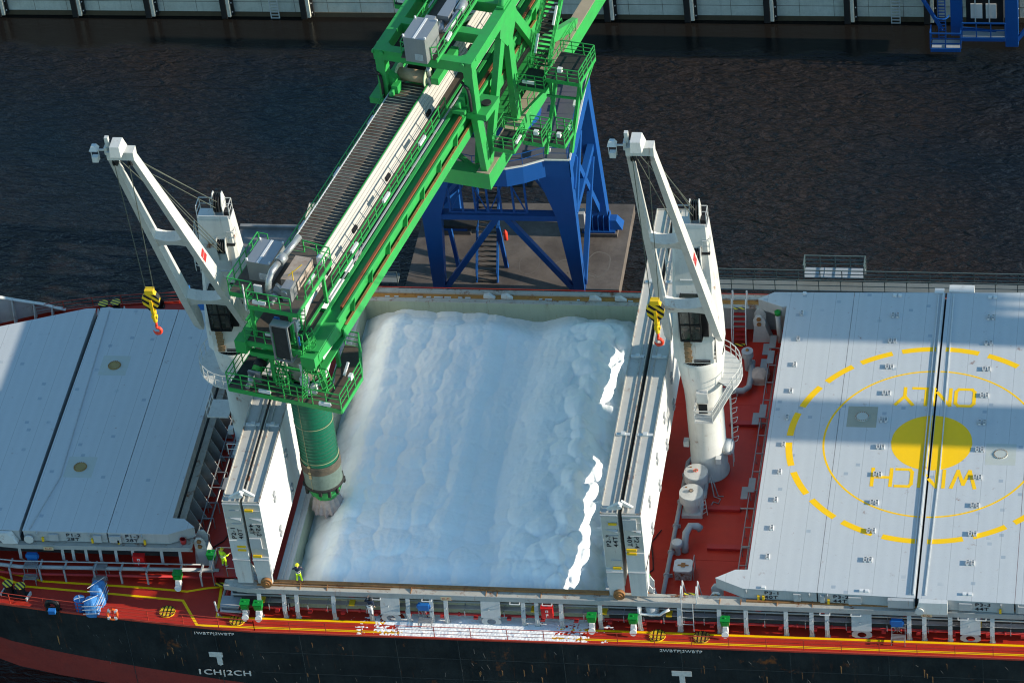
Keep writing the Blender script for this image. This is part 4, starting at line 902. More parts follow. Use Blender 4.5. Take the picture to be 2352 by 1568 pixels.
def hook(x,label):
    t=thing('crane_hook_block',label,'hook block',(x,2.4,26.6),0,'hook blocks hanging from the deck cranes')
    b=MB(); b.slab([(-.35,-.2,3.55),(.35,-.2,3.55),(.62,-.2,3.1),(.55,-.2,2.55),(.18,-.2,2.05),(-.18,-.2,2.05),(-.55,-.2,2.55),(-.62,-.2,3.1)][::-1],(0,.4,0)); b.build('striped_sheave_block',YB,t,fix=True)
    b=MB(); b.box(-.3,.3,-.23,.23,3.5,3.85); b.box(-.1,.1,-.28,.28,2.0,3.0); b.lathe([(.12,.9),(.16,1.0),(.16,1.5),(.1,1.6),(.2,1.7),(.2,2.1)],n=12); b.box(-.2,.2,-.12,.12,1.25,1.5); b.build('swivel',yellow2,t)
    b=MB(); b.tube([(0,0,.95),(.02,0,.72),(0,0,.5)],[.10,.08,.10],10); b.tube([(0,0,.55)]+[(.0+.27*math.sin(R(a)),0,.12+.27*math.cos(R(a))) for a in range(0,300,25)],[.10]+[.12]*9+[.08,.05,.03],10); b.build('hook',hookred,t)
    return t
hook(12.3,'yellow and black striped hook block with red hook above panel P2-3'); hook(-22.5,'yellow and black striped hook block with red hook over the bow hatch covers')
# ================================================================ pier and blue portal
PZ=-3.5
def piermat():
    m=paint('pier_concrete',(.075,.062,.054),.75,.9,(.17,.145,.125),scale=.3,fine=.3,bump=.3); return m
pm=piermat()
b=MB(); b.prism([(-15.6,43.0),(1.95,43.4),(1.85,54.4),(-15.6,54.2)],-4.5,PZ); b.prism([(-14,44),(.6,44),(.6,53),(-14,53)],-9,-4.5); b.box(-15.6,1.9,40.0,43.0,-4.4,PZ-.01)
t=thing('pier','square brown concrete pier under the blue portal','pier',(-7,48,-7)); b.build('platform',pm,t,world=True)
b=MB()
for (x0,x1,y0,y1) in ((-2.2,1.0,50.0,52.0),(-14.2,-11.2,50,52)): b.box(x0,x1,y0,y1,PZ,PZ+.35)
b.build('leg_plinths',rustm if False else pm,t,world=True)
stain=paint('white_salt_stain',(.15,.135,.12),.8,.5); b=MB()
for (cx_,cy_,r0,r1,th) in ((-.2,46.6,.95,1.5,.12),(-3.0,46.1,.7,.9,.08),(-2.2,44.9,.5,.62,.06),(-5.8,46.4,.8,1.2,.05),(-.8,45.0,.6,.4,.06),(-7.6,47.4,1.2,.5,.04)):
    K=30; ring_=[]
    for k in range(K):
        a=2*PI*k/K; j=1+.18*noise.noise(Vector((math.cos(a)*1.3+cx_,math.sin(a)*1.3,cy_))); ring_.append((cx_+r0*j*math.cos(a),cy_+r1*j*math.sin(a),cx_+(r0+th)*j*math.cos(a),cy_+(r1+th)*j*math.sin(a)))
    vs=[(q_[0],q_[1],PZ+.004) for q_ in ring_]+[(q_[2],q_[3],PZ+.004) for q_ in ring_]; b.add(vs,[(k,(k+1)%K,K+(k+1)%K,K+k)[::-1] for k in range(K)])
b.build('salt_stains',stain,t,world=True)
t=thing('mooring_platform','grey concrete mooring platform behind the left deck crane','platform',(-27,47,-7)); b=MB(); b.box(-30.8,-20.5,41,50.6,-8,-3.5); b.box(-30.8,-20.5,50.25,50.6,-3.5,-3.2); b.build('slab',paint('grey_slab',(.13,.13,.13),.8,.6,(.42,.42,.42),scale=.5),t,world=True)
PO=thing('loader_portal','blue four legged steel portal carrying the green ship loader','crane portal',(-6.9,48,PZ))
b=MB(); poly=[(-.7,42.3),(-2.7,42.3),(-4.3,41.5),(-5.6,41.1),(-8.2,41.1),(-9.5,41.5),(-11.2,42.3),(-13.1,42.3),(-13.1,54),(-.7,54)]
b.prism(poly,10.52,10.6); b.build('deck_plate',paint('grey_deck_plate',(.105,.105,.13),.6,.6,(.07,.07,.09),scale=.5,fine=.3),PO,world=True)
b=MB(); 
def fasc(p,q,z0a,z0b): b.slab([(p[0],p[1],z0a),(q[0],q[1],z0b),(q[0],q[1],10.52),(p[0],p[1],10.52)],(0,.06,0) if abs(p[1]-q[1])<5 else (-.06,0,0))
zb={0:8.9,1:8.9,2:8.85,3:8.8,4:8.8,5:8.85,6:8.9,7:8.9}
for i in range(7): fasc(poly[i],poly[i+1],zb[i],zb[i+1])
fasc((-.7,42.3),(-.7,54),8.9,8.9); b.box(-13.1,-13.04,42.3,54,8.9,10.52); b.box(-13.1,-.7,53.94,54,8.9,10.52); b.box(-13.0,-.8,42.4,53.9,8.9,9.0); b.build('box_girders',bluep,PO,world=True)
b=MB()
for i in range(7): b.bar((poly[i][0],poly[i][1]-.02,10.6),(poly[i+1][0],poly[i+1][1]-.02,10.6),.14,.1)
b.bar((-.68,42.3,10.6),(-.68,54,10.6),.14,.1); b.build('edge_trim',shipwhite,PO,world=True)
def leg(name,b0,b1,t0,t1,zb_,zt_,y0,y1,yt0=None,yt1=None):
    b=MB(); yt0=y0 if yt0 is None else yt0; yt1=y1 if yt1 is None else yt1
    b.hexa([(b0,y0,zb_),(b1,y0,zb_),(b1,y1,zb_),(b0,y1,zb_)],[(t0,yt0,zt_),(t1,yt0,zt_),(t1,yt1,zt_),(t0,yt1,zt_)]); return b.build(name,bluep,PO,world=True)
leg('leg',-1.55,-.75,-2.3,-.72,PZ,4.6,42.9,43.7,42.5,43.5); leg('leg_upper',-2.3,-.72,-3.4,-.72,4.6,8.92,42.5,43.5,42.32,43.5)
leg('leg',-13.15,-12.2,-13.15,-11.6,PZ,4.6,42.9,43.7,42.5,43.5); leg('leg_upper',-13.15,-11.6,-13.1,-10.4,4.6,8.92,42.5,43.5,42.32,43.5)
leg('leg',-1.4,.3,-1.6,-.72,PZ+.3,8.92,50.6,51.6,52.6,53.9); leg('leg',-13.6,-12.0,-13.1,-12.2,PZ+.3,8.92,50.6,51.6,52.6,53.9)
b=MB()
for cx_ in (-.5,-12.8):
    b.box(cx_-1.4,cx_+1.3,50.1,51.9,PZ+.35,PZ+.5)
    for k in range(5): b.slab([(cx_-1.0+k*.45,50.2,PZ+.5),(cx_-1.0+k*.45,51.8,PZ+.5),(cx_-1.0+k*.45,51.5,PZ+1.7),(cx_-1.0+k*.45,50.5,PZ+1.7)],(.05,0,0))
    b.hexa([(cx_+.7,50.4,PZ+.5),(cx_+1.9,50.4,PZ+.5),(cx_+1.9,51.6,PZ+.5),(cx_+.7,51.6,PZ+.5)],[(cx_+.7,50.6,PZ+1.3),(cx_+1.4,50.6,PZ+1.3),(cx_+1.4,51.4,PZ+1.3),(cx_+.7,51.4,PZ+1.3)])
b.build('leg_feet',bluep,PO,world=True)
def brace(name,p,q,w_,h_=None): b=MB(); b.bar(p,q,w_,h_); return b.build(name,bluep,PO,world=True)
brace('tie_beam',(-12.6,43.0,4.4),(-1.0,43.0,4.4),.8,.5); brace('brace',(-7.1,42.95,4.3),(-12.2,43.2,PZ),.45,.45); brace('brace',(-6.5,42.95,4.3),(-1.5,43.2,PZ),.45,.45)
brace('brace',(-12.2,43.0,4.8),(-6.9,47.5,8.9),.45); brace('brace',(-1.6,43.0,4.8),(-6.9,47.5,8.9),.45)
brace('tie_beam',(-12.9,52.2,4.4),(-1.2,52.2,4.4),.6,.5); brace('brace',(-12.6,52.3,4.4),(-7,53,8.9),.4); brace('brace',(-1.2,52.3,4.4),(-7,53,8.9),.4)
brace('brace',(-.9,43.2,4.6),(-.9,48.3,8.9),.45,.6); brace('brace',(-.6,51.4,-2.0),(-1.2,45.5,8.9),.5,.5); brace('tie_beam',(-1.0,43.2,4.4),(-.8,52.2,4.4),.5,.6); brace('tie_beam',(-12.7,43.2,4.4),(-12.9,52.2,4.4),.5,.6); brace('brace',(-.8,43.3,-2.9),(-.6,50.9,4.2),.4,.4); brace('brace',(-12.7,43.3,-2.9),(-12.9,50.9,4.2),.4,.4); brace('brace',(-.75,43.0,7.2),(-.7,44.9,8.9),.35)
b=MB()  # truss screen under the deck
for z in (5.0,8.5): b.bar((-10.8,42.6,z),(-4.6,42.6,z),.14)
for k in range(7): b.bar((-10.8+k*6.2/6,42.6,5.0),(-10.8+k*6.2/6,42.6,8.5),.16)
for a,c_ in (((-10.7,5.1),(-9.2,8.4)),((-9.0,8.4),(-7.8,5.1)),((-7.6,5.1),(-6.1,8.4)),((-5.9,8.4),(-4.7,5.1))): b.bar((a[0],42.62,a[1]),(c_[0],42.62,c_[1]),.09)
b.rail([(-10.6,46.5,5.2),(-1.8,46.5,5.2)],1.1,1.2,.06); b.rail([(-11,49,2.6),(-4.5,49,2.6)],1.1,1.2,.05); b.build('truss_screen',bluep,PO,world=True)
b=MB(); b.box(-10.8,-1.5,46.5,47.6,5.1,5.2); b.box(-11.5,-4.5,48.9,50.2,2.5,2.6); b.box(-12.2,-9.3,44.2,46,1.9,2.2); b.build('service_platform',dgrate,PO,world=True)
b=MB()
for s_ in (-1,1): b.bar((-8.9+s_*.85,44.0,PZ),(-8.9+s_*.85,48.6,2.5),.1,.35)
b.rail([(-9.75,44.0,PZ),(-9.75,48.6,2.5)],1.0,1.2,.06); b.rail([(-8.05,44.0,PZ),(-8.05,48.6,2.5)],1.0,1.2,.06); b.build('stair_stringers',bluep,PO,world=True)
b=MB()
for k in range(20): f=k/19; b.box(-9.7,-8.1,44.0+4.6*f,44.22+4.6*f,PZ+.1+5.9*f,PZ+.14+5.9*f)
b.build('stair_treads',grate,PO,world=True)
b=MB(); b.bar((-7.6,46,PZ),(-7.9,45.9,.8),.3); b.bar((-11.6,46,PZ),(-11.9,45.9,.8),.3); b.build('posts',bluep,PO,world=True)
b=MB(); b.rail([(p[0],p[1]+.15,10.6) for p in poly[:8]],1.1,1.5,.05); b.rail([(-.85,42.4,10.6),(-.85,53.9,10.6)],1.1,1.5,.05); b.rail([(-.85,53.9,10.6),(-13,53.9,10.6),(-13,42.4,10.6)],1.1,1.5,.05); b.build('deck_railing',bluep,PO,world=True)
b=MB(); b.lathe([(3.3,10.6),(3.3,12.0),(3.5,12.0),(3.5,12.5),(2.8,12.5)],(-7.07,48.24),40); b.build('slewing_pedestal',bluep,PO,world=True)
b=MB()
for (x,y) in ((-1.1,45.0),(-1.1,48.4),(-1.1,51.6),(-2.3,42.55)): b.bar((x,y,11.2),(x,y+.9,11.2),.18)
b.build('strip_lights',white,PO,world=True)
t=thing('control_box','grey control box beside the back right portal leg','box',(-2.1,50.4,PZ)); b=MB(); b.box(-.5,.5,-.4,.4,.9,2.4); b.box(-.5,-.4,-.4,.4,0,.9); b.box(.4,.5,-.4,.4,0,.9); b.build('cabinet',steel,t)
t=thing('fire_extinguisher','red extinguisher hung on a blue post below the portal','extinguisher',(-7.3,45.7,-.4)); b=MB(); b.lathe([(0,0),(.17,.05),(.17,.8),(.08,.95),(.05,1.05)],n=12); b.build('cylinder',hookred,t)
# gangway along the pier
cat_=paint('gangway_grey_green',(.10,.14,.14),.5,.4); catd=paint('gangway_deck',(.16,.18,.18),.6,.4)
def gangway(x0,x1,label,step=1.72):
    t=thing('gangway',label,'gangway',((x0+x1)/2,42.6,-2)); b=MB(); b.box(x0,x1,42.0,43.2,-2.1,-2.0); b.build('walkway',catd,t,world=True)
    b=MB(); b.rail([(x0,43.2,-2),(x1,43.2,-2)],1.1,step,.07,mids=(.33,.66)); b.rail([(x0,42.0,-2),(x1,42.0,-2)],1.1,step,.06,mids=(.5,)); b.build('railing',cat_,t,world=True)
    b=MB(); b.box(x0,x1,41.4,41.95,-2.6,-2.5)
    n=int((x1-x0)/step)
    for k in range(n): b.box(x0+k*step+.05,x0+(k+1)*step-.05,40.9,41.9,-2.5,-2.4)
    b.build('side_panels',catd,t,world=True)
gangway(9.6,60,'grey green gangway with railings behind the right hand hold'); gangway(-24,-15.8,'short grey green gangway behind the green boom, left of the pier'); 
t=thing('gangway_landing','raised railed landing on the gangway behind cover P3-1','landing',(19.4,43.5,-2)); b=MB(); b.box(17,21.8,43.25,44.5,-1.75,-1.65); b.box(18.6,18.63,43.25,44.5,-1.65,-1.62); b.build('floor',paint('pale_landing',(.34,.38,.42),.5,.3),t,world=True)
b=MB(); b.rail([(17,43.25,-1.65),(17,44.5,-1.65),(21.8,44.5,-1.65),(21.8,43.25,-1.65)],1.2,1.2,.08,mids=(.33,.66))
for x in (17,21.8): b.bar((x,43.25,-2.4),(x,43.25,-.4),.1); b.bar((x,44.5,-2.4),(x,44.5,-.4),.1)
b.build('railing',cat_,t,world=True)
t=thing('gangway_support','pale sloping strut behind folded panels at the pier corner','strut',(6.2,43.2,-3.5)); b=MB(); b.bar((-.3,0,-1),(.9,0,5.2),.45,.3); b.box(-.4,.8,-1.2,-.3,-.5,.2); b.build('strut',shipwhite,t)
# life ring
def torus(R_,r_,n=24,m=8,c=(0,0,0),tilt=0):
    b=MB(); vs=[]
    for i in range(n):
        a=2*PI*i/n
        for j in range(m):
            q_=2*PI*j/m; x=(R_+r_*math.cos(q_))*math.cos(a); y=(R_+r_*math.cos(q_))*math.sin(a); z=r_*math.sin(q_)
            vs.append((x,y*math.cos(tilt)-z*math.sin(tilt),y*math.sin(tilt)+z*math.cos(tilt)))
    b.add(vs,[(i*m+j,((i+1)%n)*m+j,((i+1)%n)*m+(j+1)%m,i*m+(j+1)%m) for i in range(n) for j in range(m)],True); return b
def buoy(x,y,z,lab,tilt):
    t=thing('life_buoy',lab,'life buoy',(x,y,z)); torus(.36,.1,c=(0,0,0),tilt=tilt).build('ring',orange,t)
    b=MB()
    for k in range(4): a=PI/4+k*PI/2; c_=Vector((.36*math.cos(a),.36*math.sin(a)*math.cos(tilt),.36*math.sin(a)*math.sin(tilt))); b.box(c_.x-.1,c_.x+.1,c_.y-.11,c_.y+.11,c_.z-.11,c_.z+.11)
    b.build('bands',white,t)
buoy(-29.8,.9,.42,'orange life buoy on the near rail beside the blue tarpaulin bundle',R(60)); buoy(5.3,41.95,-1.3,'orange life buoy on the far gangway near panels P2-3 and P2-4',R(75))
# ================================================================ green ship loader, built as (v across, u along the boom, z)
LD=thing('ship_loader','large green ship loader with long conveyor boom over the hold','ship loader',(-7.07,48.24,10.6),-math.atan2(.2240,.9746))
def lb(b,name,mat,fix=False):
    b.v=[(x,y-37.84,z-10.6) for x,y,z in b.v]; return b.build(name,mat,LD,fix=fix)
UB=62
# main girders of the boom
for sg in (-1,1):
    b=MB(); xo=sg*2.95; 
    if sg>0:
        b.box(1.75,2.0,-2.3,UB,19.3,20.05); b.box(2.0,2.95,-2.3,UB,19.7,19.8); b.box(2.93,3.1,1.0,UB,19.8,20.08); b.box(2.6,3.12,-2.0,UB,17.85,18.0); b.box(2.98,3.12,1.5,UB,18.0,18.75)
        b.box(2.66,2.74,2.2,UB,18.0,19.7)
        for k in range(18): u=3.5+k*3.3; b.slab([(2.74,u,18.75),(3.1,u,18.75),(3.06,u+.5,19.8),(2.74,u+.5,19.8)],(0,.10,0))
        b.hexa([(1.95,-2.3,18.9),(2.9,-2.3,18.9),(2.9,2.5,18.05),(1.95,2.5,18.05)],[(1.95,-2.3,19.5),(2.9,-2.3,19.5),(2.9,2.5,19.62),(1.95,2.5,19.62)])
    else:
        b.box(-3.3,-2.6,-2.2,UB,18.6,19.9); b.box(-3.6,-3.3,-.5,UB,19.75,19.85)
    lb(b,'boom_girder',green)
b=MB(); b.box(-3.35,-2.5,-2.95,-2.0,18.9,20.0); lb(b,'girder_end_box',green)
b=MB(); b.box(1.75,2.85,-2.95,-1.9,18.7,19.6); lb(b,'girder_end_box',green)
b=MB(); b.box(-2.6,1.8,-2.0,-1.3,19.0,19.75); 
for k in range(14): b.box(-2.6,1.75,2+k*4.2,2.3+k*4.2,19.2,19.7)
lb(b,'cross_beams',green)
# rack rail
b=MB(); b.box(2.68,2.86,2.3,UB,19.8,20.2); 
for k in range(110): u=2.8+k*.54; b.box(2.62,2.92,u,u+.12,19.8,20.0)
b2=MB(); b2.box(2.96,3.14,2,UB,18.76,18.80); lb(b2,'girder_rust_line',rustm)
lb(b,'rack_rail',paint('rusty_brown_rail',(.22,.075,.03),.6,.5,(.10,.035,.02)))
b=MB(); b.box(1.50,1.62,3,UB,20.0,20.08); lb(b,'cable_tray',steel)
# conveyor
b=MB(); b.box(-3.0,-.42,3.5,27.0,21.05,21.1); lb(b,'conveyor_belt',belt)
b=MB()
for k in range(63): u=4.3+k*.36; b.tube([(-2.97,u,21.13),(-.46,u,21.13)],.034,6)
lb(b,'conveyor_idlers',paint('worn_idler_steel',(.62,.52,.36),.5,.8,(.25,.16,.10),metal=.3,scale=3))
b=MB(); b.box(-3.12,-3.05,3.0,UB,20.1,21.15); lb(b,'belt_left_edge',shipwhite)
b=MB(); b.hexa([(-.30,3.5,19.97),(.40,3.5,19.97),(.40,UB,19.97),(-.30,UB,19.97)],[(-.36,3.5,21.45),(-.30,3.5,21.45),(-.30,UB,21.45),(-.36,UB,21.45)])
for k in range(5): z=20.1+k*.27; x=.36-.133*k; b.box(x-.12,x+.02,3.5,UB,z,z+.04)
cor=paint('white_corrugated_cover',(.41,.39,.36),.6,.4,(.30,.28,.25),scale=1.5); lb(b,'belt_side_cover',cor)
b=MB(); 
for u in (5.3,10.2,16.5,24.5,33): b.box(.18,.40,u,u+.7,20.12,20.42)
lb(b,'inspection_hatches',blackm)
b=MB(); b.box(-.42,-.37,4.0,28,21.4,21.5); lb(b,'belt_edge_rail',greend)
b=MB(); b.box(-3,-.9,28.95,29.1,20.3,21.9); 
lb(b,'belt_end_plate',blackm)
# head drum
b=MB(); b.tube([(-2.85,27.2,21.75),(-.6,27.2,21.75)],.5,20); lb(b,'head_drum',paint('brown_drum_lagging',(.42,.30,.19),.6,.5,(.2,.12,.07),scale=2))
b=MB(); 
for v in (-2.92,-.54): b.tube([(v-.04,27.2,21.75),(v+.04,27.2,21.75)],.82,22)
lb(b,'drum_flanges',paint('pale_green_flange',(.45,.55,.35),.5,.3))
b=MB(); b.tube([(-.5,27.0,21.8),(-.2,27.0,21.8)],.2,10); b.tube([(-.35,27.1,21.8),(-.35,27.1,22.9)],.14,10); b.box(-.5,-.15,26.8,27.3,21.4,21.9); lb(b,'drum_motor',silver)
b=MB(); b.box(-3.5,-3.0,26.8,31,21.5,22.1); b.box(-.1,.5,26.8,31,21.5,22.1); lb(b,'drum_bearers',green)
# walkway right of the conveyor with railings
b=MB(); b.box(.41,1.15,-1.4,UB,19.95,20.0); b.box(-2.6,1.7,-1.5,1.6,19.9,19.94); lb(b,'walkway_grating',grate)
b=MB(); b.rail([(1.25,4.2,20),(1.25,26,20)],1.1,1.35,.075); b.rail([(1.25,30,20),(1.25,UB,20)],1.1,1.6,.065); b.box(1.15,1.3,-1.4,UB,19.95,20.1); lb(b,'walkway_railing',green)
b=MB(); b.rail([(-3.55,2.5,19.85),(-3.55,26,19.85)],1.1,1.3,.06,mids=(.33,.66)); b.rail([(-3.55,30,19.85),(-3.55,UB,19.85)],1.1,1.6,.06); lb(b,'walkway_railing',green)
b=MB(); b.box(-3.55,-3.3,2.5,UB,19.85,19.9); lb(b,'left_walkway',dgrate)
b=MB()
for u in (7.5,13.5,20.5): b.bar((1.4,u,20.75),(1.4,u+1.1,20.75),.2,.22)
for u in (9,15.5,22): b.bar((-3.45,u,20.6),(-3.45,u+1.1,20.6),.18,.2)
lb(b,'strip_lights',white)
# front machinery deck with the silver cabinet
b=MB(); z=22.9; P1=[(-4.1,-1.1),(-2.2,-1.1),(-2.2,-2.1),(1.6,-2.1),(1.6,4.0),(-.6,4.9),(-.6,4.3),(-4.1,4.3)]
b.prism(P1,z-.08,z); lb(b,'upper_deck_plate',paint('brown_deck_plate',(.07,.065,.055),.7,.6,(.14,.10,.07),scale=2,fine=.3))
b=MB()
for p_,q_ in zip(P1,P1[1:]+P1[:1]): b.bar((p_[0],p_[1],z-.2),(q_[0],q_[1],z-.2),.12,.36)
b.build; lb(b,'upper_deck_beams',green)
b=MB(); b.rail([(-2.2,-2.1,z),(1.2,-2.1,z)],1.25,.95,.07); b.rail([(-4.1,4.2,z),(-4.1,-1.1,z),(-2.2,-1.1,z),(-2.2,-2.1,z)],1.25,1.1,.065); b.rail([(-4.1,4.3,z),(-3.4,4.3,z)],1.1,1,.06); b.rail([(-.6,4.3,z),(1.6,4.0,z),(1.6,-.4,z)],1.1,1.2,.07); lb(b,'upper_deck_railing',green)
b=MB()
for (v,u,z0) in ((-2.1,-1.9,19.9),(.9,-1.9,19.9),(1.5,2.6,20.0),(-3.3,3.4,19.9),(.9,-.6,19.9)): b.bar((v,u,z0),(v,u,z-.3),.22)
b.bar((1.5,2.6,z-.4),(1.5,-2,z-.4),.18); lb(b,'deck_posts',green)
def cabinet(v0,v1,u0,u1,z0,z1,nm,lou=True):
    b=MB(); b.box(v0,v1,u0,u1,z0,z1-.06); b.box(v0-.05,v1+.05,u0-.05,u1+.05,z1-.06,z1); lb(b,nm,silver)
    b=MB(); b.box((v0+v1)/2-.09,(v0+v1)/2+.09,u0-.03,u1+.03,z1,z1+.03); lb(b,nm+'_strip',white)
    b=MB()
    for vv in (v0,v1):
        for uu in (u0+.1,u1-.1): b.box(vv-.06,vv+.06,uu-.06,uu+.06,z1,z1+.16)
    lb(b,nm+'_lifting_eyes',white)
    if lou:
        b=MB(); 
        for k in range(6): b.box(v1-.95,v1-.3,u0-.04,u0,z0+.25+k*.1,z0+.29+k*.1)
        lb(b,nm+'_louvre',shipwhite)
cabinet(-3.15,-1.35,.35,2.9,23.0,24.75,'dust_filter_cabinet')
b=MB(); b.box(-.55,.75,.2,2.9,22.9,23.75); lb(b,'stained_hood',paint('rust_stained_galvanised',(.40,.35,.30),.5,.7,(.22,.13,.08),rust=.6,scale=1.5))
b=MB(); b.box(.1,.8,-1.1,-.1,22.9,24.1); b.box(-.7,.1,-.9,-.3,23.2,23.6); lb(b,'fan_box',silver)
b=MB(); b.tube([(-.95,-1.0,22.95),(-.95,-1.0,23.9),(-.92,-.8,24.4),(-.85,-.3,24.8),(-.7,.6,24.9)],[.24]*5,14); b.tube([(-.7,.6,24.9),(-.6,1.3,24.95)],.38,16); b.tube([(-.6,1.3,24.95),(-.3,3.4,25.1)],.24,14); b.tube([(-.6,-1.3,23.1),(-.6,-.9,23.1)],.36,14); b.tube([(-.5,-1.8,23.0),(-.5,-1.3,23.0)],.14,10); b.tube([(-.5,-.6,23.9),(.3,-.9,23.7)],.13,10); b.tube([(.3,-1.2,23.6),(.3,-.8,23.6)],.26,12); lb(b,'exhaust_duct',silver)
b=MB(); b.box(1.0,1.45,3.0,3.4,23.1,23.8); lb(b,'junction_box',white)
b=MB(); b.bar((-1.75,-2.15,23.3),(-.75,-2.15,23.3),.18,.22); b.bar((1.4,.6,23.4),(1.4,1.6,23.4),.18,.22); b.box(-2.2,-1.6,-.9,-.75,23.0,23.7); b.bar((-2.4,-2.1,22.3),(-2.4,-2.0,24.6),.07); b.bar((-1.2,-2.1,20.4),(-.4,-2.1,20.4),.18,.22); lb(b,'strip_lights',white)
b=MB(); b.bar((.0,.4,24.0),(.9,1.0,24.7),.05); b.bar((.55,.0,23.7),(.55,.1,24.8),.05); lb(b,'davit',yellow2)
# cable guide frame on the front
b=MB(); b.path([(-.25,-2.9,22.1),(-.25,-2.9,18.9),(1.05,-2.9,18.9),(1.05,-2.9,22.1),(-.25,-2.9,22.1)],.12); b.path([(1.05,-2.9,22.1),(1.4,-2.2,22.3),(1.4,-2.2,19.4),(1.05,-2.9,18.9)],.1); b.box(-.25,1.05,-2.9,-2.3,22.08,22.18); lb(b,'guide_frame',silver)
b=MB(); b.box(-.15,.95,-2.84,-2.8,19,22); lb(b,'guide_screen',dgrate)
# mid platform
b=MB(); b.box(-2.6,-.3,-2.6,-1.5,19.82,19.88); lb(b,'mid_grating',grate)
b=MB(); b.rail([(-2.6,-1.5,19.9),(-2.6,-2.6,19.9),(-.3,-2.6,19.9)],1.1,.8,.06); b.box(-2.65,1.75,-2.7,-2.58,19.5,19.9); b.rail([(1.1,-2.2,19.9),(1.75,-2.2,19.9)],1.1,.7,.06); lb(b,'mid_railing',green)
b=MB(); b.box(1.5,1.6,-2.35,-2.3,20.1,20.9); b.box(-1.0,-.6,-1.1,-.8,20,21) ; lb(b,'blue_sign_board',blueb)
b=MB(); b.tube([(.55,-.6,20.1),(.6,2.8,21.6)],.33,12); b.box(.5,.95,-1.3,-.6,20.3,21.2); lb(b,'grey_duct',shipwhite)
# ladders
b=MB(); b.ladder((1.25,-2.5,15.0),(2.05,-2.4,20.4),(.2,1,0),.6,.07); b.ladder((2.9,-1.3,15.2),(2.0,-1.6,21.0),(.3,1,0),.6,.07)
for k in range(7): 
    z_=16.2+k*.72; c_=Vector((2.35-.12*k*.6,-1.9,z_)); pts=[c_+Vector((.0+.55*math.cos(a),-.0+.55*math.sin(a),0)) for a in [R(d) for d in range(-120,121,30)]]; b.path(pts,.045)
for d in (-90,-45,0,45,90): b.bar((2.35+.55*math.cos(R(d)),-1.9+.55*math.sin(R(d)),16.2),(1.85+.55*math.cos(R(d)),-1.9+.55*math.sin(R(d)),20.6),.04)
b.ladder((1.1,-1.0,20),(1.3,-.6,23.2),(1,.2,0),.55,.06); lb(b,'caged_ladder',green)
b=MB(); 
for k in range(3): 
    z_=16.6+k*.5; c_=Vector((-.2,-2.6,z_)); b.path([c_+Vector((.5*math.cos(R(d)),.5*math.sin(R(d)),0)) for d in range(-180,1,30)],.05)
for d in range(-180,1,45): b.bar((-.2+.5*math.cos(R(d)),-2.6+.5*math.sin(R(d)),16.4),(-.2+.5*math.cos(R(d)),-2.6+.5*math.sin(R(d)),18.2),.05)
b.ladder((-.2,-2.3,15.0),(-.2,-2.3,18.3),(1,0,0),.5,.06); lb(b,'caged_ladder',green)
# lower platform around the chute
z=15.0
b=MB(); a0=(-4.75,-2.6); a1=(4.25,-2.75); a2=(4.25,-.2); a3=(2.9,3.9); a4=(1.7,3.9); 
b.prism([a0,a1,a2,(2.6,-.2),(2.4,-1.0),(-4.3,-1.0)],z-.08,z); b.prism([(2.6,-.2),a2,(4.25,1.0),a3,a4,(2.2,1.0)],z-.081,z-.001); lb(b,'lower_platform_grating',grate)
b=MB(); b.prism([(-4.75,-2.5),(-3.4,-1.0),(-2.9,5.4),(-4.2,5.4),(-4.75,0)],z-.075,z+.002); b.prism([(-3.3,-1.0),(2.1,-1.0),(2.1,-.8),(-3.3,-.8)],z-.2,z+.01); lb(b,'side_floor_plate',dgrate)
b=MB(); OUT=[(-4.75,5.2),a0,a1,a2,(4.25,1.0),a3,a4]
for p_,q_ in zip(OUT,OUT[1:]): b.bar((*p_,z-.2),(*q_,z-.2),.12,.36)
b.bar((-3.3,-1,z-.2),(-2.9,5.4,z-.2),.1,.3); b.bar((2.4,-1,z-.2),(1.7,3.9,z-.2),.1,.3); lb(b,'lower_platform_beams',green)
b=MB(); b.rail([(*p_,z) for p_ in OUT],1.38,1.2,.07,mids=(.33,.66)); b.rail([(-3.2,-1.1,z),(.6,-1.1,z)],1.1,1.0,.06,mids=(.33,.66)); b.path([(.6,-1.1,z+1.1),(1.1,-1.9,z+.2)],.06); lb(b,'lower_platform_railing',green)
# frame carrying the chute
b=MB()
for (v,u) in ((-1.6,-1.2),(2.35,-1.2),(-1.6,1.6),(2.2,1.6)): b.bar((v,u,z),(v,u,19.3),.26)
b.box(-3.0,-.3,-1.0,-.7,18.3,18.8); b.box(-1.7,2.4,-1.3,-1.0,17.9,18.2); b.box(-1.7,2.4,1.5,1.8,17.9,18.3); b.bar((-1.6,-1.2,16.6),(2.3,-1.2,16.6),.16); b.bar((-1.6,-1.2,17.8),(-.2,-1.2,15.2),.12); b.bar((2.3,-1.2,17.8),(1.2,-1.2,15.2),.12); b.bar((1.4,-1.2,17.8),(2.3,-1.2,15.2),.12)
b.box(-2.6,-.2,-2.3,-1.9,18.2,18.6); b.box(1.55,2.5,-2.6,-1.6,18.1,18.75); lb(b,'chute_frame',green)
b=MB(); b.bar((1.3,-1.9,15.0),(1.1,-1.9,17.9),.3,.12); lb(b,'guide_post',shipwhite)
b=MB(); b.tube([(-3.0,-1.3,15.7),(-2.4,2.8,17.6)],.42,18); lb(b,'feed_tube',greend)
b=MB(); 
for f in (.08,.55): c0=Vector((-3.0,-1.3,15.7)).lerp(Vector((-2.4,2.8,17.6)),f); c1=Vector((-3.0,-1.3,15.7)).lerp(Vector((-2.4,2.8,17.6)),f+.12); b.tube([c0,c1],.47,18)
lb(b,'tube_bands',rubber)
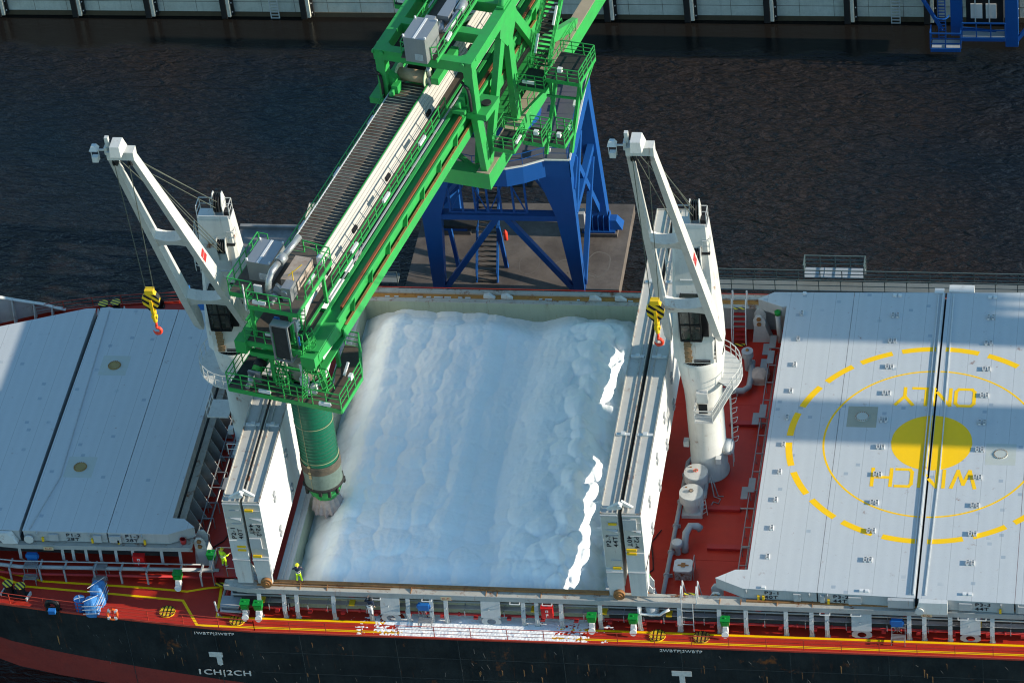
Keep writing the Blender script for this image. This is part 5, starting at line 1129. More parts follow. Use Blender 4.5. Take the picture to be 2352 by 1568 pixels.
b=MB(); b.box(-3.5,-2.5,-1.7,-1.5,15.1,16.0); b.tube([(-3.0,-2.4,15.35),(-3.1,-1.9,15.9)],.25,12); b.tube([(-3.2,-2.6,15.3),(-3.2,-2.2,15.3)],.18,10); lb(b,'drive_motor',silver)
b=MB(); b.lathe([(1.15,z+.3),(1.3,z+.5),(1.3,z+1.6),(1.1,z+1.9),(.6,z+2.2)],(.35,.1),24); lb(b,'hopper',paint('dusty_hopper',(.30,.28,.22),.7,.7,(.12,.1,.08),scale=2))
b=MB(); b.box(.6,1.2,-1.6,-1.2,15.5,16.2); b.box(1.5,1.9,-1.8,-1.4,15.1,15.8); b.bar((-2.2,-2.72,15.35),(-1.3,-2.72,15.35),.2,.24); b.bar((2.6,-2.85,15.35),(3.5,-2.85,15.35),.2,.24); b.bar((3.6,-.4,16.1),(3.6,.5,16.6),.16); b.box(4.1,4.35,-.8,-.4,16.1,16.5); lb(b,'control_boxes',white)
# telescopic bellows chute
cv,cu=.22,.05
b=MB(); prof=[(1.30,15.2)]; zz=15.0
while zz>7.1: 
    prof+= [(1.42,zz),(1.36,zz-.17)]; zz-=.34
b.lathe(prof,(cv,cu),36); lb(b,'bellows_chute',chute)
b=MB(); zz=14.9
for k in range(23): b.lathe([(1.40,zz-.33*k),(1.435,zz-.33*k-.03),(1.40,zz-.33*k-.06)],(cv,cu),36)
lb(b,'bellows_rings',paint('dark_green_cord',(.02,.07,.045),.6,.3))
b=MB(); 
for k in (1,9,17): b.lathe([(1.42,14.6-.42*k),(1.46,14.58-.42*k),(1.42,14.55-.42*k)],(cv,cu),36)
lb(b,'bellows_hoops',paint('pale_hoop',(.30,.28,.16),.6,.3))
b=MB(); prof=[(1.44,7.1)]; zz=7.0
while zz>6.35: prof+=[(1.50,zz),(1.38,zz-.06)]; zz-=.12
b.lathe(prof,(cv,cu),36); lb(b,'gathered_bellows',paint('stained_bellows_fabric',(.06,.06,.05),.7,.8,(.14,.11,.08),bump=.8,scale=3))
b=MB(); b.lathe([(1.42,6.35),(1.44,5.9),(1.40,5.2),(1.44,4.85)],(cv,cu),36); lb(b,'dusty_bellows',chuteg)
b=MB(); b.lathe([(1.44,4.95),(1.50,4.9),(1.50,4.7),(1.40,4.66)],(cv,cu),36); 
for k in range(14): 
    if k%5: a=2*PI*k/14; b.box(cv+1.45*math.cos(a)-.1,cv+1.45*math.cos(a)+.1,cu+1.45*math.sin(a)-.1,cu+1.45*math.sin(a)+.1,4.2+.1*(k%3),4.8)
lb(b,'rubber_ring',rubber)
b=MB(); b.lathe([(1.35,4.72),(1.22,4.1),(.95,3.55),(.9,3.4),(.84,3.42)],(cv,cu),30); 
for k in range(8): a=2*PI*k/8; b.bar((cv+1.35*math.cos(a),cu+1.35*math.sin(a),4.6),(cv+.95*math.cos(a),cu+.95*math.sin(a),3.5),.08,.14)
lb(b,'chute_nozzle',green)
b=MB(); K=34; vs=[]
for j in range(5):
    for k in range(K): a=2*PI*k/K; r_=(.80+.09*j)*(1+.13*(k%2)*(.4+.2*j)+.04*math.sin(k*2.7+j)); vs.append((cv+r_*math.cos(a),cu+r_*math.sin(a),3.45-.33*j-.06*math.sin(k*1.7)*j*.5))
b.add(vs,[(j*K+k,j*K+(k+1)%K,(j+1)*K+(k+1)%K,(j+1)*K+k) for j in range(4) for k in range(K)],False); lb(b,'canvas_skirt',skirt)
b=MB()
for zc in (15-.9,7.2,6.6,6.35,6.15):
    a=R(-100); b.box(cv+1.45*math.cos(a)-.1,cv+1.45*math.cos(a)+.1,cu+1.45*math.sin(a)-.06,cu+1.45*math.sin(a)+.06,zc-.12,zc+.05)
a=R(-100); b.bar((cv+1.47*math.cos(a),cu+1.47*math.sin(a),14.6),(cv+1.47*math.cos(a),cu+1.47*math.sin(a),4.9),.02); lb(b,'rope_clips',paint('tan_rope',(.34,.27,.14),.7,.3))
# ---- pylon frame
SV=3.6; zt=25.0
b=MB()
for sg in (-1,1): b.box(sg*SV-.42,sg*SV+.42,25.6,UB,zt-.95,zt)
lb(b,'top_side_beams',green)
b=MB()
for u0 in (25.6,29.2,33.2,38): b.box(-SV+.42,SV-.42,u0,u0+.75,zt-.9,zt-.002)
for sg in (-1,1):
    for u0 in (26.35,28.9,32.9): b.prism([(sg*(SV-.42),u0),(sg*(SV-.42),u0+.35 if u0<27 else u0-.0),(sg*(SV-.8),u0)],zt-.9,zt-.004) if u0<27 else None
lb(b,'top_cross_beams',green)
b=MB()
for sg in (-1,1): 
    for u in (25.65,26.6): b.disc((sg*(SV+.42),u,zt-.2),.18,(1,0,0),.12,10)
    b.disc((sg*(SV-.3),25.5,zt-.2),.18,(0,1,0),.12,10)
lb(b,'lifting_lugs',green)
for sg in (-1,1):
    b=MB(); b.box(sg*SV-.36,sg*SV+.36,25.65,26.45,20.3,zt-.95); lb(b,'portal_post',green)
    b=MB(); v0,v1=(2.35,4.7) if sg>0 else (-4.9,-2.7)
    b.prism([(v0,25.6),(v1,25.6),(v1+.1,28.1),(v0+1.0,28.1),(v0+1.0,26.6),(v0,26.6)] if sg>0 else [(v0,25.6),(v1,25.6),(v1,26.7),(v1-.7,26.7),(v1-.7,28.2),(v0,28.2)],19.75,20.3); lb(b,'post_foot',green)
    b=MB(); v=sg*2.75; b.box(v-.1,v+.4,25.5,26.3,20.9,21.8); b.disc((v,25.4,21.2),.35,(1,0,0),.3,14); b.box(v-.5,v+.5,25.0,25.6,20.5,20.8); b.tube([(v+.1,25.3,20.0),(v+.1,25.3,20.5)],.13,10); b.hexa([(sg*2.6,26.0,21.4),(sg*3.3,26.0,21.4),(sg*3.3,26.9,21.4),(sg*2.6,26.9,21.4)],[(sg*2.8,26.0,22.2),(sg*3.3,26.0,22.5),(sg*3.3,26.6,22.5),(sg*2.8,26.6,22.2)]); lb(b,'roller_unit',green)
    b=MB(); b.tube([(sg*SV-.1,25.55,22.6),(sg*SV,25.5,22.0),(sg*SV,25.5,20.6)],.12,8); b.tube([(sg*SV-.7,25.9,22.9),(sg*SV-.3,25.6,22.8),(sg*SV-.1,25.55,22.6)],.12,8); b.disc((sg*SV+.6,27.0,20.4),.38,(0,0,1),.12,16); lb(b,'cable_bundle',rubber)
# V shaped side frames down to the slewing frame
for sg in (-1,1):
    s=sg*SV; apex=Vector((s,33.0,24.5))
    def mem(p,q,w1=.42,w2=.8,nm='pylon_leg',wb=None): b=MB(); b.bar(p,q,w1,w2,up=(0,1,0),h2=wb or w2); lb(b,nm,green)
    mem((s,26.2,19.9),(s,26.8,14.1),.5,.95)
    mem((s,33.0,24.6),(s,27.3,14.2),.5,.9,wb=.6)
    mem((s,33.3,24.6),(s,33.3,14.2),.5,.75,wb=1.05)
    mem((s,33.7,24.6),(s,38.5,17.2),.5,.8)
    mem((s,38.2,17.5),(s,46,14.2),.5,.9)
    b=MB(); b.slab([(s-.27,32.2,24.9),(s-.27,34.6,24.9),(s-.27,35.0,23.2),(s-.27,33.6,21.6),(s-.27,32.6,21.6),(s-.27,31.4,23.2)],(.54,0,0)); b.disc((s,33.2,25.1),.45,(1,0,0),.5,16); b.box(s-.3,s+.3,32.6,34,24.4,25.2); lb(b,'apex_gusset',green)
for k in range(5): 
    pass
b=MB(); b.slab([(3.2,34,24.9),(3.2,60,33),(3.2,60,32.4),(3.2,34.8,24.3)],(.5,0,0)); b.slab([(-3.7,34,24.9),(-3.7,60,33),(-3.7,60,32.4),(-3.7,34.8,24.3)],(.5,0,0)); lb(b,'rear_stays',green)
# slewing frame
b=MB()
for sg in (-1,1): b.box(sg*SV-.55,sg*SV+.55,26.0,58,12.75,14.2)
b.box(-SV+.55,SV-.55,26.0,27.1,12.75,14.15); b.box(-SV+.55,SV-.55,33.5,34.5,12.75,14.15); b.box(-SV+.55,SV-.55,42,43,12.75,14.15)
b.bar((-2.9,27.2,14.0),(.6,30.8,14.1),.5,.3) if False else None
b.bar((-2.6,30.4,14.0),(2.2,27.0,14.0),.35,.3); lb(b,'slewing_frame',green)
b=MB(); b.box(SV-.52,SV+.52,26.05,58,14.2,14.24); b.box(-SV-.52,-SV+.52,26.05,58,14.2,14.24); lb(b,'frame_walkway',paint('sandy_deck_paint',(.40,.33,.24),.7,.4))
b=MB(); b.bar((2.9,26.8,14.5),(1.6,31.5,18.0),.4,.25); b.rail([(2.95,27.5,14.2),(2.95,45,14.2)],1.1,1.4,.06); b.rail([(SV+.5,34.5,14.2),(SV+.5,45,14.2)],1.1,1.4,.06) ; lb(b,'frame_railing',green)
b=MB(); b.lathe([(3.2,12.5),(3.3,12.75)],(0,37.84),36); b.box(-3,3,34.5,42,12.9,14.0); lb(b,'slewing_base',green)
b=MB(); b.box(2.2,3.1,28.6,29.4,14.2,17.1); lb(b,'electric_cabinet',silver)
# beige house behind
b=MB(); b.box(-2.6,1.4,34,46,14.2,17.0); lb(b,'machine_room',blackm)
# access stair and stepped landings on the right
def landing(nm,cells,zr=1.1):
    b=MB(); r_=MB(); g_=MB()
    for (v0,v1,u0,u1,z) in cells: b.box(v0,v1,u0,u1,z-.06,z); 
    lb(b,nm+'_grating',dgrate)
    for (v0,v1,u0,u1,z) in cells:
        for p_,q_ in (((v0,u0),(v1,u0)),((v1,u0),(v1,u1)),((v1,u1),(v0,u1))): g_.bar((*p_,z-.18),(*q_,z-.18),.09,.34)
        r_.rail([(v0,u0,z),(v1,u0,z),(v1,u1,z),(v0,u1,z)],zr,.85,.065,mids=(.33,.66))
    for k,v in enumerate(g_.f): pass
    lb(g_,nm+'_beams',green); lb(r_,nm+'_railing',green)
landing('lower_landing',[(4.2,5.9,27.2,29.6,16.0),(5.9,7.5,29.0,30.8,15.6),(7.5,8.8,30.2,32.0,14.8)])
landing('upper_landing',[(4.0,6.2,33.3,35.6,17.4),(6.2,9.0,33.7,37.2,18.2)])
b=MB(); b.bar((6.4,34.0,18.0),(6.4,34.2,14.2),.22); b.bar((8.9,34.2,18.0),(8.4,32.2,12.5),.26); b.bar((6.8,34.4,17.8),(6.6,31.4,12.6),.26); b.bar((4.1,33,14.8),(5.9,33.5,16.9),.14) ; b.bar((6.2,33.6,16.6),(9.0,33.8,16.6),.16); b.bar((9,33.8,16.6),(9,33.8,18.1),.16); b.bar((9,33.8,16.6),(9,37,18.1),.12); lb(b,'landing_supports',green)
b=MB()
for s_ in (0,1.35): b.bar((4.3+s_,35.6,17.4),(4.0+s_,44,24.6),.1,.34)
b.rail([(4.25,35.6,17.4),(3.95,44,24.6)],1.1,1.1,.065,mids=(.33,.66)); b.rail([(5.7,35.6,17.4),(5.4,44,24.6)],1.1,1.1,.065,mids=(.33,.66)); lb(b,'stair_stringers',green)
b=MB()
for k in range(30): f=(k+.5)/30; b.box(4.35-.3*f,5.6-.3*f,35.6+8.4*f,35.85+8.4*f,17.5+7.2*f,17.56+7.2*f)
lb(b,'stair_treads',grate)
b=MB(); b.box(7.3,7.65,33.6,33.9,19.0,19.35); b.box(6.9,7.25,28.9,29.2,16.4,16.75); b.box(8.3,8.6,30.0,30.3,15.6,15.95); b.bar((4.4,33.35,17.8),(5.4,33.35,17.8),.18,.2); b.bar((4.5,36,18.6),(4.4,37.2,19.6),.16); b.bar((5.6,37.5,20.4),(5.55,38.7,21.4),.16); b.bar((5.95,27.6,16.4),(5.95,28.6,16.4),.16); lb(b,'lamps',white)
# top machinery: second silver cabinet and ducts
b=MB(); b.box(-1.5,1.35,25.4,UB,zt,zt+.06); b.box(-1.5,-.9,25.2,25.6,zt-.1,zt+.02); lb(b,'top_walkway_grating',grate)
b=MB(); b.box(-1.62,-1.5,25.4,UB,zt-.05,zt+.2); b.box(1.35,1.47,25.2,UB,zt-.05,zt+.25); b.rail([(-.95,25.4,zt),(-1.6,25.6,zt),(-1.6,50,zt)],1.15,1.5,.07); b.rail([(.95,25.4,zt),(1.4,25.6,zt),(1.4,50,zt)],1.15,1.3,.07); lb(b,'top_walkway_railing',green)
cabinet(-.9,.85,24.75,27.3,25.05,27.3,'top_filter_cabinet')
b=MB(); b.box(-.8,.0,27.4,28.9,25.1,26.4); b.box(-.1,.8,29.3,40,25.4,26.2); b.box(-.9,.75,44,60,25.4,27.5); lb(b,'top_duct_boxes',silver)
b=MB(); b.tube([(.2,29.2,25.6),(.6,28.2,25.6),(1.0,28.1,25.6),(1.15,29,25.8),(1.2,33,26.2)],[.26,.26,.26,.24,.24],14); b.tube([(1.15,30.4,25.9),(1.17,31.5,26.0)],.36,14); b.tube([(.9,30.0,25.2),(.9,30.0,26.1)],.13,10); lb(b,'top_duct',silver)
b=MB(); b.bar((1.45,27.2,25.6),(1.45,28.1,25.7),.2,.22); b.bar((1.45,33.2,25.7),(1.45,34.2,25.7),.22,.24); b.bar((-1.6,27.5,25.5),(-1.6,28.6,25.5),.16,.2); b.bar((-1.6,31,25.5),(-1.6,33,25.5),.12,.14); lb(b,'strip_lights',white)
# side balcony at the top left
b=MB(); b.box(-6.6,-3.9,35.2,38.4,21.9,22.0); lb(b,'left_balcony_grating',dgrate)
b=MB(); b.rail([(-3.9,35.2,22),(-6.6,35.2,22),(-6.6,38.4,22),(-4.2,38.4,22)],1.15,1.1,.07,mids=(.33,.66)); 
for p_,q_ in (((-3.9,35.2),(-6.6,35.2)),((-6.6,35.2),(-6.6,38.4))): b.bar((*p_,21.75),(*q_,21.75),.1,.4)
b.bar((-4.6,35.3,21.5),(-4.0,34.8,20.6),.1); b.box(-5.4,-5.2,36,36.2,22,25); lb(b,'left_balcony_railing',green)
b=MB(); b.bar((-6.3,35.15,22.4),(-5.4,35.15,22.4),.2,.24); lb(b,'lamps',white)
b=MB()
for k in range(10): u=40+k*.6; b.box(-.9,.8,u,u+.1,zt-.9,zt)
lb(b,'rear_slats',cor)
# ================================================================ far blue crane on the quay
t=thing('quay_crane','blue crane with ladder and railed platforms at the top right edge','crane',(29,79,-5.6))
b=MB(); b.box(26.3,27.3,79.6,80.6,-4.6,16); b.box(31.0,32.1,79.0,80.0,-5.3,16); b.bar((27.2,80,-4.3),(31.2,79.7,-4.5),.35,.5); b.bar((23.0,80.4,.5),(25.6,79.2,-3.7),.25); b.bar((35,79.6,-.5),(31.9,79.3,-4.9),.3); b.build('frame',bluep,t,world=True)
b=MB(); b.box(24.7,27.2,78.4,79.6,-5.15,-5.05); b.box(27.2,31.0,78.9,80,-4.3,-4.2); b.build('platform_floor',steel,t,world=True)
b=MB(); b.box(24.6,27.2,78.3,78.42,-5.4,-5.05); b.rail([(24.6,79.6,-5.1),(24.6,78.4,-5.1),(27.2,78.4,-5.1),(27.2,79.2,-5.1)],1.6,1.1,.1,mids=(.33,.66)); b.rail([(27.3,78.9,-4.25),(31.0,78.9,-4.25)],1.5,1.3,.1); b.box(27.2,31,78.8,78.92,-4.6,-4.25); b.build('platform_railing',bluep,t,world=True)
b=MB(); b.ladder((25.6,79.0,-4.6),(25.6,79.0,10),(1,0,0),.6,.09); b.path([(25.6+.6*math.cos(R(d)),79.0+.6*math.sin(R(d)),-2.0) for d in range(-180,1,20)],.09); b.build('caged_ladder',bluep,t,world=True)
b=MB(); b.box(27.6,30.8,80.2,82,-3.8,10); b.build('dark_cabin',blackm,t,world=True)
b=MB(); b.box(28.0,29.0,80.1,80.2,-3.1,-1.6); b.box(29.3,30.2,80.1,80.2,-3.1,-1.6); b.bar((28.4,80,-3.4),(28.4,80,4),.1); b.bar((29.6,80,-3.4),(29.6,80,4),.1); b.build('pale_panels',shipwhite,t,world=True)
# ================================================================ deck items
def vbox(x,y,label,first=[None]):
    if first[0] is None:
        t=thing('valve_box',label,'valve box',(x,y,0),0,'green valve boxes along the ship side'); first[0]=t
        b=MB(); b.hexa([(-.28,-.25,.95),(.28,-.25,.95),(.28,.25,.95),(-.28,.25,.95)],[(-.32,-.32,1.48),(.32,-.32,1.48),(.32,.25,1.48),(-.32,.25,1.48)]); b.box(-.34,.34,-.34,.27,1.48,1.54); b.build('cover',green if False else paint('valve_box_green',(.008,.24,.04),.35,.2),t)
        b=MB(); b.disc((0,0,1.56),.08,(0,0,1),.06,10); b.box(-.2,.2,-.36,-.33,1.1,1.4); b.build('dial',greend,t)
        b=MB(); b.lathe([(.12,.02),(.14,.95)],(0,-.05),12); b.hexa([(-.22,-.45,.35),(.22,-.45,.35),(.2,.1,.35),(-.2,.1,.35)],[(-.16,-.35,.95),(.16,-.35,.95),(.15,.1,.95),(-.15,.1,.95)]); b.disc((0,-.52,.38),.25,(0,1,-.4),.12,18); b.build('vent_head',white,t)
        return t
    return dup(first[0],(x,y,0),None,label)
for x,y,l in ((-19.85,1.6,'left of two bright green valve boxes at the left end of the coaming'),(-18.85,1.55,'right of two bright green valve boxes at the left end of the coaming'),(5.7,1.5,'green valve box just right of the red F fire box'),(8.7,1.5,'green valve box left of the pair of coaming stairs'),(15.3,1.6,'green valve box right of the steel deck ladder'),(-25.5,4.4,'lone green valve box on the shaded red deck beside the bow coaming'),(-23.4,6.6,'green valve box behind the railing left of the man in hi-vis')): vbox(x,y,l)
def fbox(x,y,z,label):
    t=thing('fire_hose_box',label,'fire box',(x,y,z)); b=MB(); b.box(-.42,.42,-.2,.2,-.5,.42); b.box(-.45,.45,-.23,.22,.42,.48); b.build('case',paint('fire_box_red'+str(int(x)),(.55,.015,.015),.35,.15),t)
    text('F',.42,'lettering',white,t,frame((-.11,-.215,-.36),(1,0,0),(0,0,1)),.006,'LEFT',1.1); b=MB(); b.box(-.1,.1,-.22,-.2,.08,.28); b.build('emblem',white,t); b=MB(); b.box(-.05,.05,-.23,-.22,.13,.23); b.build('emblem_centre',redpaint,t)
fbox(2.45,1.75,1.45,'red fire box lettered F on the hold coaming'); fbox(-28.7,5.75,1.35,'red fire box lettered F under the bow hatch covers')
def ebox(x,y,z,label):
    t=thing('electrical_box',label,'junction box',(x,y,z)); b=MB(); b.box(-.4,.4,-.16,.16,-.28,.26); b.box(-.5,-.4,-.08,.08,-.15,.15); b.box(.4,.5,-.08,.08,-.15,.15); b.build('case',blueb,t); b=MB()
    for k in (-.2,0,.2): b.tube([(k,-.05,-.35),(k*.5,-.1,-.7),(k*1.5,0,-1.0)],.03,6)
    b.build('conduits',thinp,t)
ebox(-6.6,1.75,1.5,'blue junction box on the coaming between wide plate stays'); ebox(27.5,1.8,1.5,'blue junction box below cover P3-3'); ebox(-36.9,5.7,1.4,'blue junction box under cover P1-2 at the far left')
for (x,y,z) in ((-4.9,1.9,2.22),(29.6,1.9,2.22),(-35.5,5.7,2.25)):
    t=thing('cable_sign',{-4.9:'small cream C.C sign right of the man in dark jacket',29.6:'small cream C.C sign below the dark gap between the right covers',-35.5:'small cream C.C sign under cover P1-2'}[x],'sign',(x,y,z)); b=MB(); b.box(-.38,.38,-.02,.0,-.16,.16); b.build('plate',paint('cream_sign%d'%int(x*10),(.6,.48,.3),.5,.2),t); text('C.C',.26,'lettering',redpaint,t,frame((0,-.025,-.09),(1,0,0),(0,0,1)),.004,'CENTER',1.2)
def manh(x,y,label,rust=0,nx=3):
    t=thing('tank_manhole',label,'manhole',(x,y,0)); m=yellow2 if not rust else paint('rusted_yellow',(.6,.36,.04),.6,.6,(.25,.11,.03),rust=1.6,rscale=3)
    b=MB(); b.lathe([(.6,.01),(.6,.09),(0,.09)],n=26,smooth=False); b.build('lid',m,t)
    b=MB(); 
    for k in (-.28,0,.28) if nx==3 else (-.3,-.1,.1,.3): h=math.sqrt(.58**2-k*k); b.box(k-.04,k+.04,-h,h,.09,.1)
    if nx!=3: pass
    for k in range(22): a=2*PI*k/22; b.box(.56*math.cos(a)-.03,.56*math.cos(a)+.03,.56*math.sin(a)-.03,.56*math.sin(a)+.03,.09,.13)
    b.box(-.5,.5,-.03,.03,.1,.11) ; b.build('black_bars',blackm,t)
manh(-20.5,1.15,'yellow and black round manhole beside the two green valve boxes'); manh(-25.9,1.75,'yellow and black round manhole nearest the bow walkway corner'); manh(10.4,1.1,'clean yellow and black round manhole below the deck ladder'); manh(13.6,1.1,'rusty yellow and black round manhole left of a green valve box',1)
def bollards(x,y,rz,label):
    t=thing('double_bollard',label,'bollard',(x,y,0),rz); b=MB(); b.box(-1.0,1.0,-.38,.38,.01,.22); b.build('base',blackm,t)
    for s_ in (-.5,.5):
        b=MB(); b.lathe([(.32,.2),(.32,1.0),(.4,1.0),(.4,1.1)],(s_,0),18,False); b.build('post',blackm,t)
        b=MB(); b.lathe([(.41,1.08),(.41,1.12),(0,1.13)],(s_,0),20,False); b.build('striped_cap',YBt,t)
    b=MB(); b.box(-1.1,-1.0,-.4,.4,.01,.3); b.box(1.0,1.1,-.4,.4,.01,.3); b.build('end_plates',shipwhite,t)
bollards(-37.7,2.95,R(-12),'pair of black bollards with striped caps on the near bow walkway'); bollards(-37.8,35.1,R(10),'pair of black bollards with striped caps on the far rail behind cover P1-2')
# fairlead rollers
for (x,y,rz,l) in ((-34.5,1.55,-.1,'round black fairlead at the near deck edge left of the blue barrel'),(-34.2,36.0,.1,'round black fairlead on the far deck edge behind the left hook block')):
    t=thing('fairlead',l,'fairlead',(x,y,0),rz); b=torus(.42,.2,20,10,tilt=R(90)); b.v=[(a,c_,d_+.5) for a,c_,d_ in b.v]; b.build('ring',blackm,t); b=MB(); b.hexa([(-.6,-.25,0),(.6,-.25,0),(.6,.25,0),(-.6,.25,0)],[(-.5,-.2,.15),(.5,-.2,.15),(.5,.2,.15),(-.5,.2,.15)]); b.build('base',blackm,t)
# tarpaulin bundles
def blob(name,label,cat,loc,segs,mat,seed):
    t=thing(name,label,cat,loc); b=MB(); n=20; m=14
    for (c_,rx,ry,h) in segs:
        vs=[]
        for j in range(m+1):
            f=j/m; zz=h*f; k=(1-max(0,f-.72)**2*9*1.2) if f>.72 else 1
            k=max(.02,k)
            for i in range(n):
                a=2*PI*i/n; q_=(abs(math.cos(a))**4+abs(math.sin(a))**4)**-.25; w_=1+.13*noise.noise(Vector((math.cos(a)*2+seed,math.sin(a)*2,zz*2.5)))+.04*noise.noise(Vector((math.cos(a)*7,math.sin(a)*7+seed,zz*6)))
                vs.append((c_[0]+rx*k*q_*w_*math.cos(a),c_[1]+ry*k*q_*w_*math.sin(a),zz))
        b.add(vs,[(j*n+i,j*n+(i+1)%n,(j+1)*n+(i+1)%n,(j+1)*n+i) for j in range(m) for i in range(n)]+[tuple(range(m*n,(m+1)*n))],False)
    b.build('sheet',mat,t); return t
t=blob('tarpaulin_bundle','tall blue tarpaulin wrapped bundle tied with cord on the near deck','bundle',(-31.3,2.0,0),(((-.15,-.55),.5,.55,1.5),((.1,.65),.5,.7,1.9)),tarpb,3)
b=MB()
for z_ in (.4,.8,1.15): b.path([(-.7,-1.15,z_),(.45,-1.15,z_+.1),(.68,1.3,z_+.15)],.035)
for z_ in (1.0,1.6): b.path([(-.45,.0,z_),(.65,-.0,z_)],.035)
b.path([(-.6,-1.0,1.5),(.4,-.3,1.55)],.035); b.path([(-.4,0,1.93),(.6,1.2,1.93)],.035); b.build('cord',white,t)
blob('tarpaulin_bundle','blue tarpaulin bundle on the far deck beside the left crane','bundle',(-30.2,35.2,0),(((0,0),.8,1.1,1.5),((.9,-.3),.6,.7,1.0)),tarpb,8)
blob('tarpaulin_bundle','crumpled pale pink sheet bundle on the cross deck beside cover P3-1','bundle',(15.0,29.0,0),(((0,0),.6,.7,.9),((.2,.5),.5,.4,.6)),tarpw,5)
def drum(x,y,label,top):
    t=thing('drum_barrel',label,'barrel',(x,y,0)); b=MB(); b.lathe([(.40,.01),(.40,.35),(.42,.37),(.40,.39),(.40,.72),(.42,.74),(.40,.76),(.40,1.1)],n=22); b.build('body',blueb,t); b=MB(); b.lathe([(.42,1.08),(.42,1.14),(0,1.14)],n=22,smooth=False); b.build('lid',top,t)
    b=MB(); b.bar((-.35,-.1,1.16),(.35,.15,1.16),.05,.02); b.bar((-.1,.35,1.16),(.15,-.35,1.16),.05,.02); b.build('rope',white if y<5 else paint('yellow_rope',(.5,.55,.15),.7,.1),t)
drum(-32.4,1.7,'blue barrel with taped lid beside the blue tarpaulin bundle',tarpb); drum(12.7,28.9,'blue barrel with yellow rope behind the right deck crane pedestal',tarpb)
# small blue boxes on the rails
for x,y,z,l in ((-34.0+1.9-1.2,.5,.9,'small blue box on the near rail left of the barrel'),(-32.0,37.5,.75,'small blue box on the far rail left of the left crane')):
    t=thing('rail_box',l,'box',(x-.9 if y<5 else x,y,z)); b=MB(); b.box(-.25,.25,-.15,.15,-.15,.15); b.box(-.27,.27,-.17,.17,.15,.19); b.build('box',blueb,t)
# vents and small hatches on the right cross deck
def roundhatch(x,y,label):
    t=thing('round_hatch_trunk',label,'hatch trunk',(x,y,0)); b=MB(); b.box(-.75,.75,-.75,.75,.01,.3); b.lathe([(.62,.3),(.62,1.25)],n=26); b.build('trunk',shipwhite,t)
    b=MB(); b.lathe([(.9,1.25),(.9,1.95),(.88,2.0),(0,2.04)],n=30,smooth=False); b.build('lid',cranewhite,t)
    b=MB(); b.v=[]; w_=torus(.16,.025,16,6); w_.v=[(a,c_,d_+2.14) for a,c_,d_ in w_.v]; w_.build('hand_wheel',hookred if y>15 else blackm,t)
    b.bar((-.16,0,2.14),(.16,0,2.14),.04); b.bar((0,-.16,2.14),(0,.16,2.14),.04); b.bar((0,0,2.02),(0,0,2.15),.05); b.box(-.5,-.35,.4,.5,2.03,2.06); b.build('fittings',rustm,t)
    return t
roundhatch(11.6,16.3,'farther of two round lidded hatch trunks in front of the right crane pedestal'); t=roundhatch(11.5,14.1,'nearer of two round lidded hatch trunks with a small ladder')
b=MB(); b.ladder((.95,-.5,.0),(.85,-.5,1.9),(.6,.6,0),.5,.05); b.build('ladder',cranewhite,t)
t=thing('rope_coil','loose pale rope draped beside the farther round hatch trunk','rope',(12.9,15.7,0)); b=MB(); b.tube([(-.3,.6,1.7),(-.1,.2,.9),(0,0,.1),(.5,-.2,.04),(.4,-.7,.04),(0,-.5,.04),(-.2,-1.2,.04)],.05,6); b.tube([(-.2,.6,1.7),(.1,.3,.8),(.3,.1,.04),(.7,.1,.04)],.05,6); b.build('strand',thinp,t)
t=thing('mushroom_vent','rusty topped mushroom vent on the right cross deck','vent',(10.9,9.6,0)); b=MB(); b.lathe([(.22,0),(.22,.8)],n=16); b.lathe([(.3,.75),(.4,.8),(.42,1.15),(.38,1.2)],n=20); b.build('body',steel,t); b=MB(); b.lathe([(.38,1.2),(.2,1.26),(0,1.27)],n=20); b.build('cap',paint('rusty_white_cap',(.62,.6,.55),.5,.4,rust=1.2,rscale=3),t)
t=thing('gooseneck_vent','curved grey gooseneck vent pipe behind the mushroom vent','vent',(11.4,10.4,0)); b=MB(); b.tube([(0,-.6,0),(0,-.3,.7),(.05,.2,1.15),(.3,.8,1.3),(.8,1.0,1.1),(1.0,1.0,.85)],[.26,.26,.27,.27,.28,.3],14); b.build('pipe',steel,t)
t=thing('square_hatch','small square booby hatch with rust streaks and rounded lid','hatch',(11.6,7.4,0)); b=MB(); b.hexa([(-.6,-.55,0),(.6,-.55,0),(.6,.55,0),(-.6,.55,0)],[(-.6,-.55,.85),(.6,-.55,.85),(.6,.55,.85),(-.6,.55,.85)]); b.build('trunk',paint('rusty_grey_hatch',(.42,.43,.42),.5,.4,rust=1.4,rscale=2),t)
b=MB(); b.prism([(-.68,-.5),(-.5,-.66),(.5,-.66),(.68,-.5),(.68,.5),(.5,.66),(-.5,.66),(-.68,.5)],.85,.98); b.build('lid',shipwhite,t); b=MB(); b.box(-.4,.4,-.06,.06,.98,1.02); b.box(-.15,.15,-.2,.2,.99,1.06); b.build('hinge_mark',rustm,t); b=MB(); b.rail([(.78,-.5,0),(.78,.6,0)],1.5,1.1,.05); b.build('handrail',thinp,t)
t=thing('mushroom_vent','tall grey flat topped mushroom vent beyond the right crane','vent',(14.0,30.2,0)); b=MB(); b.lathe([(.3,0),(.3,1.4)],n=16); b.lathe([(.45,1.3),(.45,1.85),(0,1.9)],n=22,smooth=False); b.build('body',steel,t); b=MB(); b.lathe([(.14,1.9),(.1,2.0),(0,2.02)],n=12); b.build('rust_spot',rustm,t)
t=thing('vent_pipe','bent grey pipe running from the tall vent to the right crane','pipe',(14.3,28.5,0)); b=MB(); b.tube([(0,2.0,.5),(.05,0,.5),(0,-.9,.45),(-.4,-1.3,.42),(-2.4,-1.4,.42)],.24,12); b.box(-.9,-.8,-1.5,-1.2,0,.4); b.build('pipe',steel,t)
